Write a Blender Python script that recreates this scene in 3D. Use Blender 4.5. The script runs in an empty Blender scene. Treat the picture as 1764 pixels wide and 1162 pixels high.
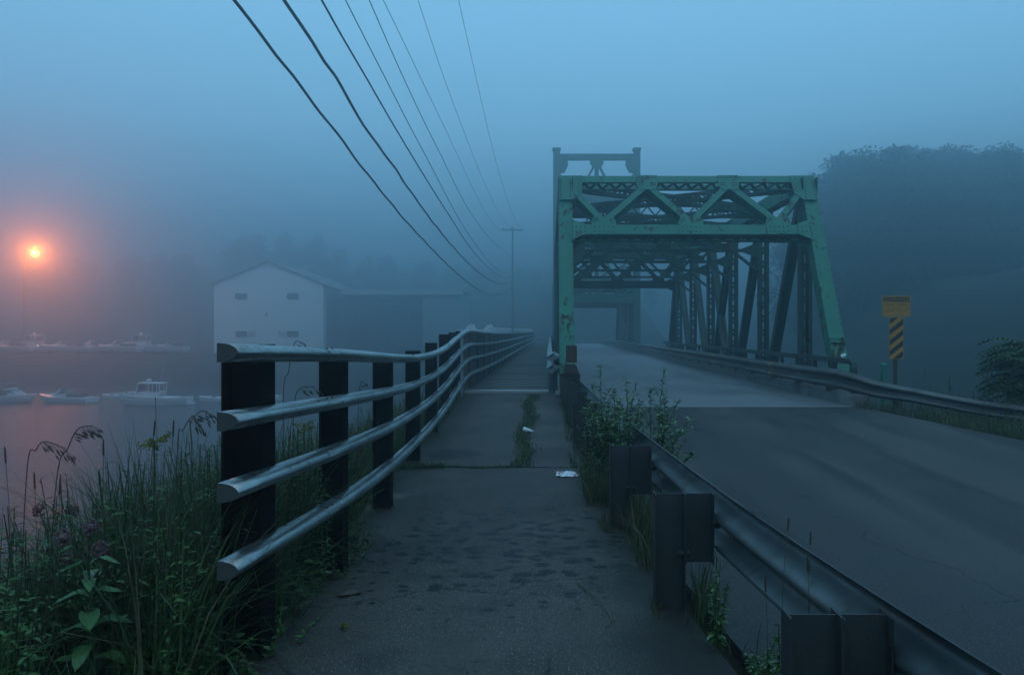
import bpy, math, random
import numpy as np
from mathutils import Vector, Matrix, noise as mnoise

sc = bpy.context.scene
rng = random.Random(7)
# ------------------------------------------------------------------ camera (eye at the origin, ground near -1.65)
F = 1300.0
cam = bpy.data.cameras.new('camera'); camo = bpy.data.objects.new('camera', cam)
sc.collection.objects.link(camo); sc.camera = camo
camo.location = (0, 0, 0); camo.rotation_euler = (math.radians(90), 0, 0)
cam.sensor_width = 36; cam.lens = 36 * F / 1764
cam.shift_x = -66 / 1764; cam.shift_y = -11 / 1764
cam.clip_start = 0.05; cam.clip_end = 3000
# ------------------------------------------------------------------ world, sun, exposure
SUN_EL, SUN_ROT = math.radians(2.0), math.radians(160)
w = bpy.data.worlds.new('World'); sc.world = w; w.use_nodes = True
nt = w.node_tree; nt.nodes.clear()
out = nt.nodes.new('ShaderNodeOutputWorld'); bg = nt.nodes.new('ShaderNodeBackground')
sky = nt.nodes.new('ShaderNodeTexSky'); sky.sky_type = 'NISHITA'; sky.sun_disc = False
sky.sun_elevation = SUN_EL; sky.sun_rotation = SUN_ROT; sky.air_density = 1.6; sky.dust_density = 2.0; sky.ozone_density = 4.0
# the overcast blue-hour cloud layer: darker towards the horizon, as in view, evenly bright overhead
tc = nt.nodes.new('ShaderNodeTexCoord'); sx = nt.nodes.new('ShaderNodeSeparateXYZ')
ramp = nt.nodes.new('ShaderNodeValToRGB')
nt.links.new(tc.outputs['Generated'], sx.inputs[0]); nt.links.new(sx.outputs['Z'], ramp.inputs[0])
# sky colours by height
SKYC = [(0.0, (.003, .008, .012)), (.07, (.011, .032, .047)), (.16, (.18, .39, .47)), (.25, (.25, .53, .62)), (.38, (.26, .55, .64)), (1.0, (.26, .55, .64))]
els = ramp.color_ramp.elements
els[0].position, els[1].position = 0, 1
for p, c in SKYC:
    if p in (0.0, 1.0):
        els[0 if p == 0 else len(els) - 1].color = c + (1,)
    else:
        e = els.new(p); e.color = c + (1,)
mix = nt.nodes.new('ShaderNodeMix'); mix.data_type = 'RGBA'; mix.inputs[0].default_value = .04
tint = nt.nodes.new('ShaderNodeVectorMath'); tint.operation = 'MULTIPLY'; tint.inputs[1].default_value = (.92, .99, 1.27)
scl = nt.nodes.new('ShaderNodeVectorMath'); scl.operation = 'SCALE'; scl.inputs[3].default_value = 10.2
nt.links.new(ramp.outputs[0], tint.inputs[0]); nt.links.new(tint.outputs[0], scl.inputs[0]); nt.links.new(scl.outputs[0], mix.inputs[6])
nt.links.new(sky.outputs[0], mix.inputs[7]); nt.links.new(mix.outputs[2], bg.inputs[0])
bg.inputs[1].default_value = 0.13
nt.links.new(bg.outputs[0], out.inputs[0])
sl = bpy.data.lights.new('sun', 'SUN'); so = bpy.data.objects.new('sun', sl); sc.collection.objects.link(so)
sl.energy = 0.35; sl.angle = math.radians(60); sl.color = (1.0, .86, .76)
so.rotation_euler = (math.radians(35), 0, math.radians(20))
vs = sc.view_settings; vs.view_transform = 'Standard'; vs.look = 'None'; vs.exposure = 0.0; vs.gamma = 1; vs.use_curve_mapping = False
cy = sc.cycles; cy.use_denoising = True; cy.max_bounces = 6; cy.diffuse_bounces = 2; cy.glossy_bounces = 2
cy.transmission_bounces = 3; cy.volume_bounces = 3; cy.transparent_max_bounces = 6
cy.sample_clamp_indirect = 2.0; cy.caustics_reflective = False; cy.caustics_refractive = False
FOG_DENSITY = 0.0135
WATER_Z = -6.5

# ------------------------------------------------------------------ helpers
def V(*a): return Vector(a)
def px(x, y, d):
    """photo pixel at depth d -> world point"""
    return Vector(((x - 948) / F * d, d, (570 - y) / F * d))
def smooth(a, b, t):
    t = max(0, min(1, (t - a) / (b - a))); return t * t * (3 - 2 * t)
def lerp(pts, t):
    if t <= pts[0][0]: return pts[0][1]
    for (a, u), (b, v) in zip(pts, pts[1:]):
        if t <= b: return u + (v - u) * (t - a) / (b - a)
    return pts[-1][1]

class MB:
    def __init__(s): s.v = []; s.f = []; s.m = []
    def add(s, vs, fs, m=0):
        o = len(s.v); s.v += [tuple(v) for v in vs]; s.f += [tuple(i + o for i in f) for f in fs]; s.m += [m] * len(fs)
        return s
    def box(s, x0, x1, y0, y1, z0, z1, m=0):
        return s.add([(x0, y0, z0), (x1, y0, z0), (x1, y1, z0), (x0, y1, z0), (x0, y0, z1), (x1, y0, z1), (x1, y1, z1), (x0, y1, z1)],
                     [(0, 3, 2, 1), (4, 5, 6, 7), (0, 1, 5, 4), (1, 2, 6, 5), (2, 3, 7, 6), (3, 0, 4, 7)], m)
    def obox(s, c, a, b, d, m=0):
        """box centred c with half-vectors a, b, d"""
        c, a, b, d = Vector(c), Vector(a), Vector(b), Vector(d)
        vs = [c + a * i + b * j + d * k for k in (-1, 1) for (i, j) in ((-1, -1), (1, -1), (1, 1), (-1, 1))]
        fs = [(0, 3, 2, 1), (4, 5, 6, 7), (0, 1, 5, 4), (1, 2, 6, 5), (2, 3, 7, 6), (3, 0, 4, 7)]
        if a.cross(b).dot(d) < 0: fs = [tuple(reversed(f)) for f in fs]
        return s.add(vs, fs, m)
    def bar(s, p0, p1, wd, th, n, m=0):
        """flat bar p0->p1, th thick along n, wd wide across"""
        p0, p1 = Vector(p0), Vector(p1); a = (p1 - p0); L = a.length; a.normalize()
        n = Vector(n); n = (n - a * n.dot(a)).normalized(); t = a.cross(n)
        return s.obox((p0 + p1) / 2, a * L / 2, t * wd / 2, n * th / 2, m)
    def poly(s, pts, n, m=0):
        """plate: polygon pts extruded by vector n"""
        pts = [Vector(p) for p in pts]; n = Vector(n); k = len(pts)
        nn = sum(((pts[i] - pts[0]).cross(pts[i + 1] - pts[0]) for i in range(1, k - 1)), Vector())
        if nn.dot(n) > 0: pts = pts[::-1]
        vs = pts + [p + n for p in pts]
        fs = [tuple(range(k)), tuple(range(2 * k - 1, k - 1, -1))] + [(i, i + k, (i + 1) % k + k, (i + 1) % k) for i in range(k)]
        return s.add(vs, fs, m)
    def tube(s, path, r, n=8, m=0, caps=True):
        path = [Vector(p) for p in path]; o = len(s.v); K = len(path)
        up = None
        for i, p in enumerate(path):
            t = (path[min(i + 1, K - 1)] - path[max(i - 1, 0)]).normalized()
            if up is None:
                up = Vector((0, 0, 1)) if abs(t.z) < .9 else Vector((1, 0, 0))
            u = (up - t * up.dot(t)).normalized(); v = t.cross(u); up = u
            ri = r[i] if isinstance(r, (list, tuple)) else r
            for k in range(n):
                a = 2 * math.pi * k / n
                s.v.append(tuple(p + u * math.cos(a) * ri + v * math.sin(a) * ri))
        for i in range(K - 1):
            for k in range(n):
                k2 = (k + 1) % n
                s.f.append((o + i * n + k, o + i * n + k2, o + (i + 1) * n + k2, o + (i + 1) * n + k)); s.m.append(m)
        if caps:
            s.f.append(tuple(o + k for k in reversed(range(n)))); s.m.append(m)
            s.f.append(tuple(o + (K - 1) * n + k for k in range(n))); s.m.append(m)
        return s
    def sweep(s, path, prof, side=None, closed=True, m=0, caps=True):
        """prof: list of (a, b): a along the horizontal side vector, b up; path horizontal-ish"""
        path = [Vector(p) for p in path]; K = len(path); n = len(prof); o = len(s.v)
        for i, p in enumerate(path):
            t = (path[min(i + 1, K - 1)] - path[max(i - 1, 0)]); t.z = 0; t.normalize()
            h = Vector((t.y, -t.x, 0))
            for (a, b) in (prof[i] if isinstance(prof[0], list) else prof): s.v.append(tuple(p + h * a + Vector((0, 0, b))))
        n = len(prof[0]) if isinstance(prof[0], list) else n
        q = n if closed else n - 1
        for i in range(K - 1):
            for k in range(q):
                k2 = (k + 1) % n
                s.f.append((o + i * n + k, o + (i + 1) * n + k, o + (i + 1) * n + k2, o + i * n + k2)); s.m.append(m)
        if caps and closed:
            s.f.append(tuple(o + k for k in range(n))); s.m.append(m)
            s.f.append(tuple(o + (K - 1) * n + k for k in reversed(range(n)))); s.m.append(m)
        return s
    def dome(s, c, n, r, m=0, k=6):
        c, n = Vector(c), Vector(n).normalized(); u = n.orthogonal().normalized(); v = n.cross(u)
        vs = [c + u * r * math.cos(2 * math.pi * i / k) + v * r * math.sin(2 * math.pi * i / k) for i in range(k)]
        vs += [c + (u * math.cos(2 * math.pi * i / k) + v * math.sin(2 * math.pi * i / k)) * r * .6 + n * r * .55 for i in range(k)]
        fs = [(i, (i + 1) % k, (i + 1) % k + k, i + k) for i in range(k)] + [tuple(range(k, 2 * k))]
        return s.add(vs, fs, m)
    def ball(s, c, r, sx=1, sy=1, sz=1, m=0, n=10, k=6):
        o = len(s.v)
        for i in range(k + 1):
            th = math.pi * i / k
            for j in range(n):
                ph = 2 * math.pi * j / n
                s.v.append((c[0] + r * sx * math.sin(th) * math.cos(ph), c[1] + r * sy * math.sin(th) * math.sin(ph), c[2] + r * sz * math.cos(th)))
        for i in range(k):
            for j in range(n):
                j2 = (j + 1) % n
                s.f.append((o + i * n + j, o + (i + 1) * n + j, o + (i + 1) * n + j2, o + i * n + j2)); s.m.append(m)
        return s
    def mesh(s, name, mats, shade=False, off=(0, 0, 0)):
        me = bpy.data.meshes.new(name)
        ox, oy, oz = off
        me.from_pydata([(x - ox, y - oy, z - oz) for x, y, z in s.v], [], s.f)
        mats = mats if isinstance(mats, (list, tuple)) else [mats]
        for mm in mats: me.materials.append(mm)
        if len(mats) > 1: me.polygons.foreach_set('material_index', s.m)
        if shade: me.polygons.foreach_set('use_smooth', [True] * len(me.polygons))
        me.update(); return me

def put(name, me, parent=None, loc=(0, 0, 0), rz=0, kind=None, label=None):
    o = bpy.data.objects.new(name, me); sc.collection.objects.link(o)
    o.location = loc; o.rotation_euler = (0, 0, rz)
    if parent is not None: o.parent = parent
    if kind: o['kind'] = kind
    if label: o['label'] = label
    return o
def wloc(o):
    p = Vector((0, 0, 0))
    while o is not None: p += o.location; o = o.parent
    return p
def part(name, mb, mats, parent, shade=False, kind=None, label=None):
    """mb is in world coordinates; parent chain has no rotation"""
    me = mb.mesh(name, mats, shade, wloc(parent)); return put(name, me, parent, kind=kind, label=label)
def tag(o, label, cat, group=None):
    o['label'] = label; o['category'] = cat
    if group: o['group'] = group
    return o
def thing(name, label, cat, loc=(0, 0, 0), rz=0, group=None):
    return tag(put(name, None, loc=loc, rz=rz), label, cat, group)
def single(name, mb, mats, label, cat, group=None, shade=False, base=None):
    base = base or (0, 0, 0)
    return tag(put(name, mb.mesh(name, mats, shade, base), loc=base), label, cat, group)
def struct(name, mb, mats, shade=False, parent=None):
    return put(name, mb.mesh(name, mats, shade), parent, kind='structure')
def copy_tree(o, parent=None):
    c = o.copy(); sc.collection.objects.link(c)
    if parent is not None: c.parent = parent
    for ch in list(o.children): copy_tree(ch, c)
    return c

# ------------------------------------------------------------------ materials
class NT:
    def __init__(s, name):
        s.m = bpy.data.materials.new(name); s.m.use_nodes = True; s.t = s.m.node_tree; s.t.nodes.clear()
        s.out = s.n('ShaderNodeOutputMaterial'); s.b = s.n('ShaderNodeBsdfPrincipled'); s.t.links.new(s.b.outputs[0], s.out.inputs[0])
        s.co = s.n('ShaderNodeTexCoord').outputs['Object']
    def n(s, t): return s.t.nodes.new(t)
    def l(s, a, b): s.t.links.new(a, b)
    def noise(s, scale, detail=3, co=None, rough=.55, stretch=None):
        n = s.n('ShaderNodeTexNoise'); n.inputs['Scale'].default_value = scale; n.inputs['Detail'].default_value = detail
        n.inputs['Roughness'].default_value = rough
        c = co or s.co
        if stretch:
            mp = s.n('ShaderNodeMapping'); mp.inputs['Scale'].default_value = stretch; s.l(c, mp.inputs[0]); c = mp.outputs[0]
        s.l(c, n.inputs['Vector']); return n.outputs['Fac']
    def voro(s, scale, out='Distance', stretch=None, feature='F1'):
        n = s.n('ShaderNodeTexVoronoi'); n.feature = feature; n.voronoi_dimensions = '2D'; n.inputs['Scale'].default_value = scale; c = s.co
        if stretch:
            mp = s.n('ShaderNodeMapping'); mp.inputs['Scale'].default_value = stretch; s.l(c, mp.inputs[0]); c = mp.outputs[0]
        s.l(c, n.inputs['Vector']); return n.outputs[out]
    def step(s, v, a, b, ca=0, cb=1):
        n = s.n('ShaderNodeMapRange'); n.inputs[1].default_value = a; n.inputs[2].default_value = b
        n.inputs[3].default_value = ca; n.inputs[4].default_value = cb; s.l(v, n.inputs[0]); return n.outputs[0]
    def math(s, op, a, b=None):
        n = s.n('ShaderNodeMath'); n.operation = op
        for i, q in enumerate((a, b)):
            if q is None: continue
            if isinstance(q, (int, float)): n.inputs[i].default_value = q
            else: s.l(q, n.inputs[i])
        return n.outputs[0]
    def mix(s, f, a, b):
        n = s.n('ShaderNodeMix'); n.data_type = 'RGBA'
        for i, q in ((0, f), (6, a), (7, b)):
            if isinstance(q, (int, float)): n.inputs[i].default_value = q
            elif isinstance(q, tuple): n.inputs[i].default_value = q + (1,)
            else: s.l(q, n.inputs[i])
        return n.outputs[2]
    def col(s, c):
        if isinstance(c, tuple): s.b.inputs['Base Color'].default_value = c + (1,)
        else: s.l(c, s.b.inputs['Base Color'])
        return s
    def rough(s, r):
        if isinstance(r, (int, float)): s.b.inputs['Roughness'].default_value = r
        else: s.l(r, s.b.inputs['Roughness'])
        return s
    def bump(s, h, strength=.3, dist=.01):
        b = s.n('ShaderNodeBump'); b.inputs['Strength'].default_value = strength; b.inputs['Distance'].default_value = dist
        s.l(h, b.inputs['Height']); s.l(b.outputs[0], s.b.inputs['Normal']); return s
    def xyz(s):
        n = s.n('ShaderNodeSeparateXYZ'); s.l(s.co, n.inputs[0]); return n.outputs

def paint(name, base, rust=.5, rs=.6, rough=.55, metallic=0.0):
    t = NT(name)
    n1 = t.noise(1.3, 6, rough=.7); n2 = t.noise(9, 4, stretch=(1, 1, .25)); n3 = t.noise(35, 3)
    c = t.mix(t.step(n1, .3, .75), tuple(x * .78 for x in base), tuple(min(1, x * 1.18) for x in base))
    mott = t.noise(4.0, 5)
    c = t.mix(t.step(mott, .55, .75, 0, .5), c, tuple(x * .6 + .02 for x in base))
    edge = t.math('ADD', t.math('MULTIPLY', n1, .45), t.math('ADD', t.math('MULTIPLY', n2, .4), t.math('MULTIPLY', n3, .18)))
    zz = t.xyz()[2]; edge = t.math('ADD', edge, t.step(zz, .2, 3.2, .035, 0))
    edge = t.math('ADD', edge, t.math('MULTIPLY', t.step(t.noise(14, 3, stretch=(1, 1, .12)), .52, .62), .02))
    rm = t.step(edge, rs, rs + .02)
    c = t.mix(rm, c, t.mix(n3, (.022, .012, .009), (.075, .036, .020)))
    t.col(c).rough(t.step(rm, 0, 1, rough, .85)).bump(t.math('SUBTRACT', n3, t.math('MULTIPLY', rm, .8)), .35, .006)
    t.b.inputs['Metallic'].default_value = metallic
    return t.m
M = {}
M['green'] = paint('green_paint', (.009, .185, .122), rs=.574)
M['green_inner'] = paint('green_paint_dark', (.008, .060, .045), rs=.57)  # darker copy of the bridge green, for the inner and far members
M['tower'] = paint('tower_steel', (.035, .13, .10), rs=.60)
def galv():
    t = NT('galvanised_steel')
    n = t.noise(6, 5); s1 = t.noise(2.5, 4, stretch=(1, 1, .3)); sp = t.voro(60, 'Color')
    c = t.mix(t.step(s1, .35, .7), (.055, .060, .059), (.15, .16, .157))
    c = t.mix(t.step(n, .58, .72, 0, .7), c, (.06, .055, .045))
    t.col(c).rough(t.step(n, .3, .7, .38, .6)).bump(t.noise(40, 2), .08, .002); t.b.inputs['Metallic'].default_value = .5
    return t.m
M['galv'] = galv()
M['galv_dark'] = paint('galvanised_post_dull', (.040, .042, .043), rs=.66, rough=.6, metallic=.3)
def alu():
    t = NT('aluminium_rail')
    n = t.noise(3, 6, stretch=(2, .4, 2)); n2 = t.noise(18, 4)
    c = t.mix(t.step(n, .35, .7), (.22, .23, .23), (.48, .50, .50))
    c = t.mix(t.step(n2, .58, .74, 0, .8), c, (.10, .11, .10))
    t.col(c).rough(t.step(n2, .3, .7, .25, .42)).bump(n2, .05, .002); t.b.inputs['Metallic'].default_value = .95
    return t.m
M['alu'] = alu()
def darkpost():
    t = NT('dark_weathering_steel')
    n = t.noise(5, 5); n2 = t.noise(30, 3)
    t.col(t.mix(n, (.003, .003, .003), (.012, .010, .009))).rough(.85).bump(n2, .3, .004)
    t.b.inputs['Specular IOR Level'].default_value = .06
    return t.m
M['post'] = darkpost()
def plain(name, c, rough=.6, var=.25, sc_=8, metallic=0, bump=.1, spec=.5):
    t = NT(name); n = t.noise(sc_, 4)
    t.col(t.mix(n, tuple(x * (1 - var) for x in c), tuple(x * (1 + var) for x in c))).rough(rough).bump(t.noise(sc_ * 5, 3), bump, .005)
    t.b.inputs['Metallic'].default_value = metallic; t.b.inputs['Specular IOR Level'].default_value = spec
    return t.m
def emit(name, c, s):
    t = NT(name); t.col((0, 0, 0)); t.b.inputs['Emission Color'].default_value = c + (1,); t.b.inputs['Emission Strength'].default_value = s
    return t.m
def asphalt_road():
    t = NT('road_asphalt')
    x, y, z = t.xyz()
    big = t.noise(.35, 5); streak = t.noise(1.0, 5, stretch=(1.6, .12, 1)); fine = t.noise(90, 3); agg = t.voro(130)
    c = t.mix(t.step(big, .38, .62), (.028, .024, .0225), (.062, .053, .049))
    c = t.mix(t.step(t.noise(1.0, 4, stretch=(2.6, .22, 1)), .54, .62, 0, .75), c, (.012, .011, .011))
    c = t.mix(t.step(streak, .48, .62, 0, .85), c, (.018, .017, .017))
    c = t.mix(t.step(t.noise(50, 4), .5, .68, 0, .5), c, (.07, .066, .062))
    # darker tyre tracks down each lane
    tr = t.math('ABSOLUTE', t.math('SINE', t.math('MULTIPLY', t.math('ADD', x, t.math('MULTIPLY', y, .02)), 1.85)))
    c = t.mix(t.math('MULTIPLY', t.step(tr, .55, .95), t.step(big, .35, .6, .15, .55)), c, (.019, .018, .018))
    c = t.mix(t.step(agg, .08, .24, .6, 0), c, (.12, .12, .12)); c = t.mix(t.step(t.voro(30), .03, .07, .9, 0), c, (.4, .4, .4))
    # cracks
    dn = t.n('ShaderNodeTexNoise'); dn.inputs['Scale'].default_value = 1.2; dn.inputs['Detail'].default_value = 5; t.l(t.co, dn.inputs['Vector'])
    vm = t.n('ShaderNodeVectorMath'); vm.operation = 'SCALE'; vm.inputs[3].default_value = 1.3; t.l(dn.outputs['Color'], vm.inputs[0])
    va = t.n('ShaderNodeVectorMath'); va.operation = 'ADD'; t.l(vm.outputs[0], va.inputs[0]); t.l(t.co, va.inputs[1])
    vc = t.n('ShaderNodeTexVoronoi'); vc.feature = 'DISTANCE_TO_EDGE'; vc.voronoi_dimensions = '2D'; vc.inputs['Scale'].default_value = .33; t.l(va.outputs[0], vc.inputs['Vector'])
    ck = t.math('MULTIPLY', t.step(vc.outputs['Distance'], 0, .006, 1, 0), t.step(t.noise(.5, 2), .5, .62))
    c = t.mix(t.math('MULTIPLY', ck, .8), c, (.010, .010, .010))
    t.b.inputs['Specular IOR Level'].default_value = .25
    t.col(c).rough(t.step(big, .3, .7, .55, .75)).bump(t.math('SUBTRACT', fine, t.math('MULTIPLY', ck, 2)), .35, .006)
    return t.m
M['road'] = asphalt_road()
def bridge_road():
    t = NT('bridge_deck_surface')
    big = t.noise(.5, 5); streak = t.noise(1.0, 5, stretch=(2.2, .15, 1)); cross = t.noise(1.2, 4, stretch=(.4, 2.5, 1)); fine = t.noise(80, 3)
    c = t.mix(t.step(big, .3, .7), (.13, .13, .14), (.21, .21, .22))
    c = t.mix(t.step(streak, .5, .72, 0, .6), c, (.07, .07, .075))
    c = t.mix(t.step(cross, .66, .72, 0, .8), c, (.035, .035, .04))
    t.col(c).rough(t.step(big, .3, .7, .35, .55)).bump(fine, .25, .005)
    return t.m
M['bridge_road'] = bridge_road()
def sidewalk_mat():
    t = NT('sidewalk_asphalt')
    x, y, z = t.xyz()
    big = t.noise(.8, 5); mid = t.noise(4, 5); fine = t.noise(120, 3); agg = t.voro(110); agg2 = t.voro(45)
    c = t.mix(t.step(big, .38, .62), (.030, .026, .022), (.078, .066, .056)); c = t.mix(t.step(t.noise(2.2, 6, rough=.7), .52, .64, 0, .55), c, (.018, .017, .016))
    c = t.mix(t.step(mid, .55, .75, 0, .5), c, (.070, .064, .056))
    agg3 = t.voro(22)
    c = t.mix(t.step(t.noise(55, 4), .50, .66, 0, .5), c, (.065, .060, .054))
    c = t.mix(t.step(t.noise(38, 4), .56, .66, 0, .5), c, (.015, .014, .013))
    c = t.mix(t.step(agg, .08, .24, .65, 0), c, (.14, .13, .115))
    c = t.mix(t.math('MULTIPLY', t.step(agg2, .03, .09, .9, 0), t.step(t.noise(3, 3), .40, .58, .35, 1)), c, (.36, .36, .34))
    c = t.mix(t.math('MULTIPLY', t.step(agg3, .03, .06, 1, 0), t.step(t.noise(1.7, 4), .38, .56, .2, 1)), c, (.6, .6, .58))
    # drops and blotches of an old dark stain, flung over the middle of the walk
    dx = t.math('SUBTRACT', x, -.42); dy = t.math('SUBTRACT', y, 5.9)
    rr = t.math('ADD', t.math('MULTIPLY', t.math('MULTIPLY', dx, dx), 1.15), t.math('MULTIPLY', t.math('MULTIPLY', dy, dy), .60))
    dens = t.step(rr, .0, 2.0, .46, .05)
    v1 = t.voro(7.0, stretch=(.8, 1, 1)); v2 = t.voro(3.6); r1 = t.voro(7.0, 'Color', stretch=(.8, 1, 1)); wob = t.noise(30, 3)
    sp = t.n('ShaderNodeSeparateColor'); t.l(r1, sp.inputs[0])
    lim = t.math('MULTIPLY', dens, t.math('ADD', sp.outputs[0], .15))
    d1 = t.math('SUBTRACT', lim, t.math('ADD', v1, t.math('MULTIPLY', t.math('SUBTRACT', wob, .5), .25)))
    s1 = t.step(d1, 0, .03)
    dens2 = t.step(rr, .0, .8, .24, .0)
    s2 = t.step(t.math('SUBTRACT', dens2, t.math('ADD', v2, t.math('MULTIPLY', t.math('SUBTRACT', wob, .5), .5))), 0, .05)
    st = t.math('MAXIMUM', s1, s2)
    c = t.mix(t.math('MULTIPLY', st, .95), c, (.0025, .002, .002))
    dn = t.n('ShaderNodeTexNoise'); dn.inputs['Scale'].default_value = 1.6; dn.inputs['Detail'].default_value = 5; t.l(t.co, dn.inputs['Vector'])
    vm = t.n('ShaderNodeVectorMath'); vm.operation = 'SCALE'; vm.inputs[3].default_value = .8; t.l(dn.outputs['Color'], vm.inputs[0])
    va = t.n('ShaderNodeVectorMath'); va.operation = 'ADD'; t.l(vm.outputs[0], va.inputs[0]); t.l(t.co, va.inputs[1])
    vc = t.n('ShaderNodeTexVoronoi'); vc.feature = 'DISTANCE_TO_EDGE'; vc.voronoi_dimensions = '2D'; vc.inputs['Scale'].default_value = .55; t.l(va.outputs[0], vc.inputs['Vector'])
    ck = t.math('MULTIPLY', t.step(vc.outputs['Distance'], 0, .008, 1, 0), t.step(t.noise(.7, 2), .46, .56))
    c = t.mix(t.math('MULTIPLY', ck, .85), c, (.006, .006, .005))
    edge_d = t.step(t.math('ADD', t.math('ABSOLUTE', t.math('ADD', x, .52)), t.math('MULTIPLY', t.noise(2.5, 4), .7)), 1.15, 1.45, 0, .6)
    c = t.mix(edge_d, c, (.016, .015, .011))
    # oval damp patch farther on
    px_, py_ = t.math('SUBTRACT', x, -1.25), t.math('SUBTRACT', y, 9.75)
    r2 = t.math('ADD', t.math('MULTIPLY', px_, t.math('MULTIPLY', px_, 6)), t.math('MULTIPLY', t.math('MULTIPLY', py_, py_), 7))
    p2 = t.step(t.math('ADD', r2, t.math('MULTIPLY', t.noise(3, 2), .6)), .95, 1.15, 1, 0)
    c = t.mix(t.math('MULTIPLY', p2, .7), c, (.010, .010, .012))
    # sand washed over the left edge
    sd = t.math('ADD', t.math('MULTIPLY', t.math('ADD', x, 1.55), -2.2), t.math('MULTIPLY', t.noise(1.4, 4), 3.2))
    sand = t.math('MULTIPLY', t.step(sd, 1.75, 2.1), t.step(t.math('ABSOLUTE', t.math('SUBTRACT', y, 6.9)), .9, 1.3, 1, 0))
    c = t.mix(t.math('MULTIPLY', sand, .8), c, (.17, .15, .12))
    t.b.inputs['Specular IOR Level'].default_value = .25
    t.col(c).rough(t.step(st, 0, 1, .62, .45)).bump(t.math('ADD', fine, t.math('MULTIPLY', t.step(agg, 0, .3, 1, 0), .8)), .5, .006)
    return t.m
M['walk'] = sidewalk_mat()
def concrete():
    t = NT('old_concrete'); n = t.noise(2.5, 6); n2 = t.noise(60, 3)
    t.col(t.mix(t.step(n, .3, .7), (.10, .095, .09), (.22, .21, .20))).rough(.8).bump(n2, .4, .006); return t.m
M['concrete'] = concrete()
def soil():
    t = NT('bank_soil'); n = t.noise(3, 6)
    t.col(t.mix(n, (.018, .020, .011), (.045, .038, .022))).rough(.95).bump(t.noise(25, 4), .8, .03)
    t.b.inputs['Specular IOR Level'].default_value = .1; return t.m
M['soil'] = soil()
def water():
    t = NT('river_water')
    t.col((.006, .012, .016)).rough(.10); t.b.inputs['IOR'].default_value = 1.333
    n = t.noise(4.5, 3, stretch=(.6, 1.4, 1)); n2 = t.noise(.6, 3)
    t.bump(t.math('ADD', n, t.math('MULTIPLY', n2, 1.2)), 1.0, .10); return t.m
M['water'] = water()
def foliage(name, a, b, rough=.55, trans=.0, sc_=3):
    t = NT(name); n = t.noise(sc_, 4)
    oi = t.n('ShaderNodeObjectInfo'); 
    t.col(t.mix(t.step(n, .3, .7), a, b)).rough(rough); t.b.inputs['Specular IOR Level'].default_value = .35
    return t.m
M['grass'] = foliage('grass_green', (.015, .036, .007), (.054, .096, .020), .7)
M['grass_blue'] = foliage('grass_bluish', (.030, .060, .022), (.080, .120, .050), .7)
M['straw'] = foliage('dry_straw', (.07, .055, .03), (.14, .115, .06))
M['leaf'] = foliage('leaf_green', (.028, .080, .016), (.075, .160, .038), .55, sc_=12)
M['leaf_pale'] = foliage('leaf_pale', (.12, .20, .09), (.26, .36, .20), .4, sc_=14)
M['stem'] = foliage('plant_stem', (.035, .045, .02), (.07, .07, .035))
M['seed'] = foliage('seed_head', (.035, .026, .018), (.075, .055, .035))
M['yellow'] = foliage('goldenrod_yellow', (.10, .10, .02), (.20, .18, .03))
M['flower'] = foliage('milkweed_flower', (.045, .016, .018), (.19, .095, .105), sc_=60)
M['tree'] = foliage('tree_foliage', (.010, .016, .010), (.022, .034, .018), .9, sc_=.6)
M['bark'] = plain('bark', (.05, .04, .03), .9)
M['white'] = plain('white_gelcoat', (.72, .74, .75), .3, .05, 2, bump=.02)
M['hullblue'] = plain('boat_stripe', (.10, .16, .25), .3, .1)
M['glass'] = plain('dark_glass', (.02, .025, .03), .1, .1)
M['canvas'] = plain('boat_canvas', (.05, .07, .10), .8, .2)
M['wood'] = plain('old_timber', (.05, .035, .028), .9, .4, 12, bump=.5)
M['black'] = plain('cable_black', (.012, .013, .014), .6, .2)
M['rust'] = plain('rusty_iron', (.07, .03, .018), .9, .5, 10, bump=.5)
# ------------------------------------------------------------------ ground, road, walk, water
def road_z(x, y):
    z = -1.71 + .21 * smooth(5, 15, y)
    z -= .10 * smooth(5.0, 8.0, x) * (1 - smooth(12.0, 15.0, y))
    return z
def walk_z(y): return lerp([(8.2, -1.65), (12, -1.50), (15.9, -1.315), (17, -1.30)], y)
def road_l(y): return lerp([(-12, 3.2), (0, 1.55), (2.5, 1.22), (4, 1.02), (6.5, .80), (9, .62), (12, .50), (15, .42)], y)
def road_r(y): return lerp([(-12, 17), (5, 10.2), (9, 8.0), (11.4, 7.1), (13.4, 6.45), (15, 6.0)], y)
def walk_l(y): return lerp([(-12, -1.5), (3.6, -1.56), (5.5, -1.62), (7.2, -1.76), (8.6, -1.86), (10, -1.92), (16, -1.90)], y)
def walk_r(y): return road_l(y) - lerp([(0, .12), (6, .16), (12, .16), (15, .14)], y)
def ground_z(x, y):
    """the made ground: embankment with the road on top, falling to the river"""
    top = -1.80 + .22 * smooth(6, 15, y)
    # left bank
    xl = -1.75
    z = top
    if x < xl:
        d = xl - x
        z = top + .06 - .25 * min(d, .9) - max(0, d - .9) * .62
    xr = road_r(min(y, 15)) + .35
    if x > xr:
        d = x - xr
        z = top - .10 - .10 * min(d, 2.5) - max(0, d - 2.5) * .5
    if y > 15.5:
        z = min(z, top - (y - 15.5) * (4.0 if -1.7 < x < 6.4 else .55))
    z += .05 * mnoise.noise(Vector((x * 1.3, y * 1.3, 0)))
    # the wooded right shore climbs behind
    return max(z, -8.6)
mb = MB()
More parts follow.
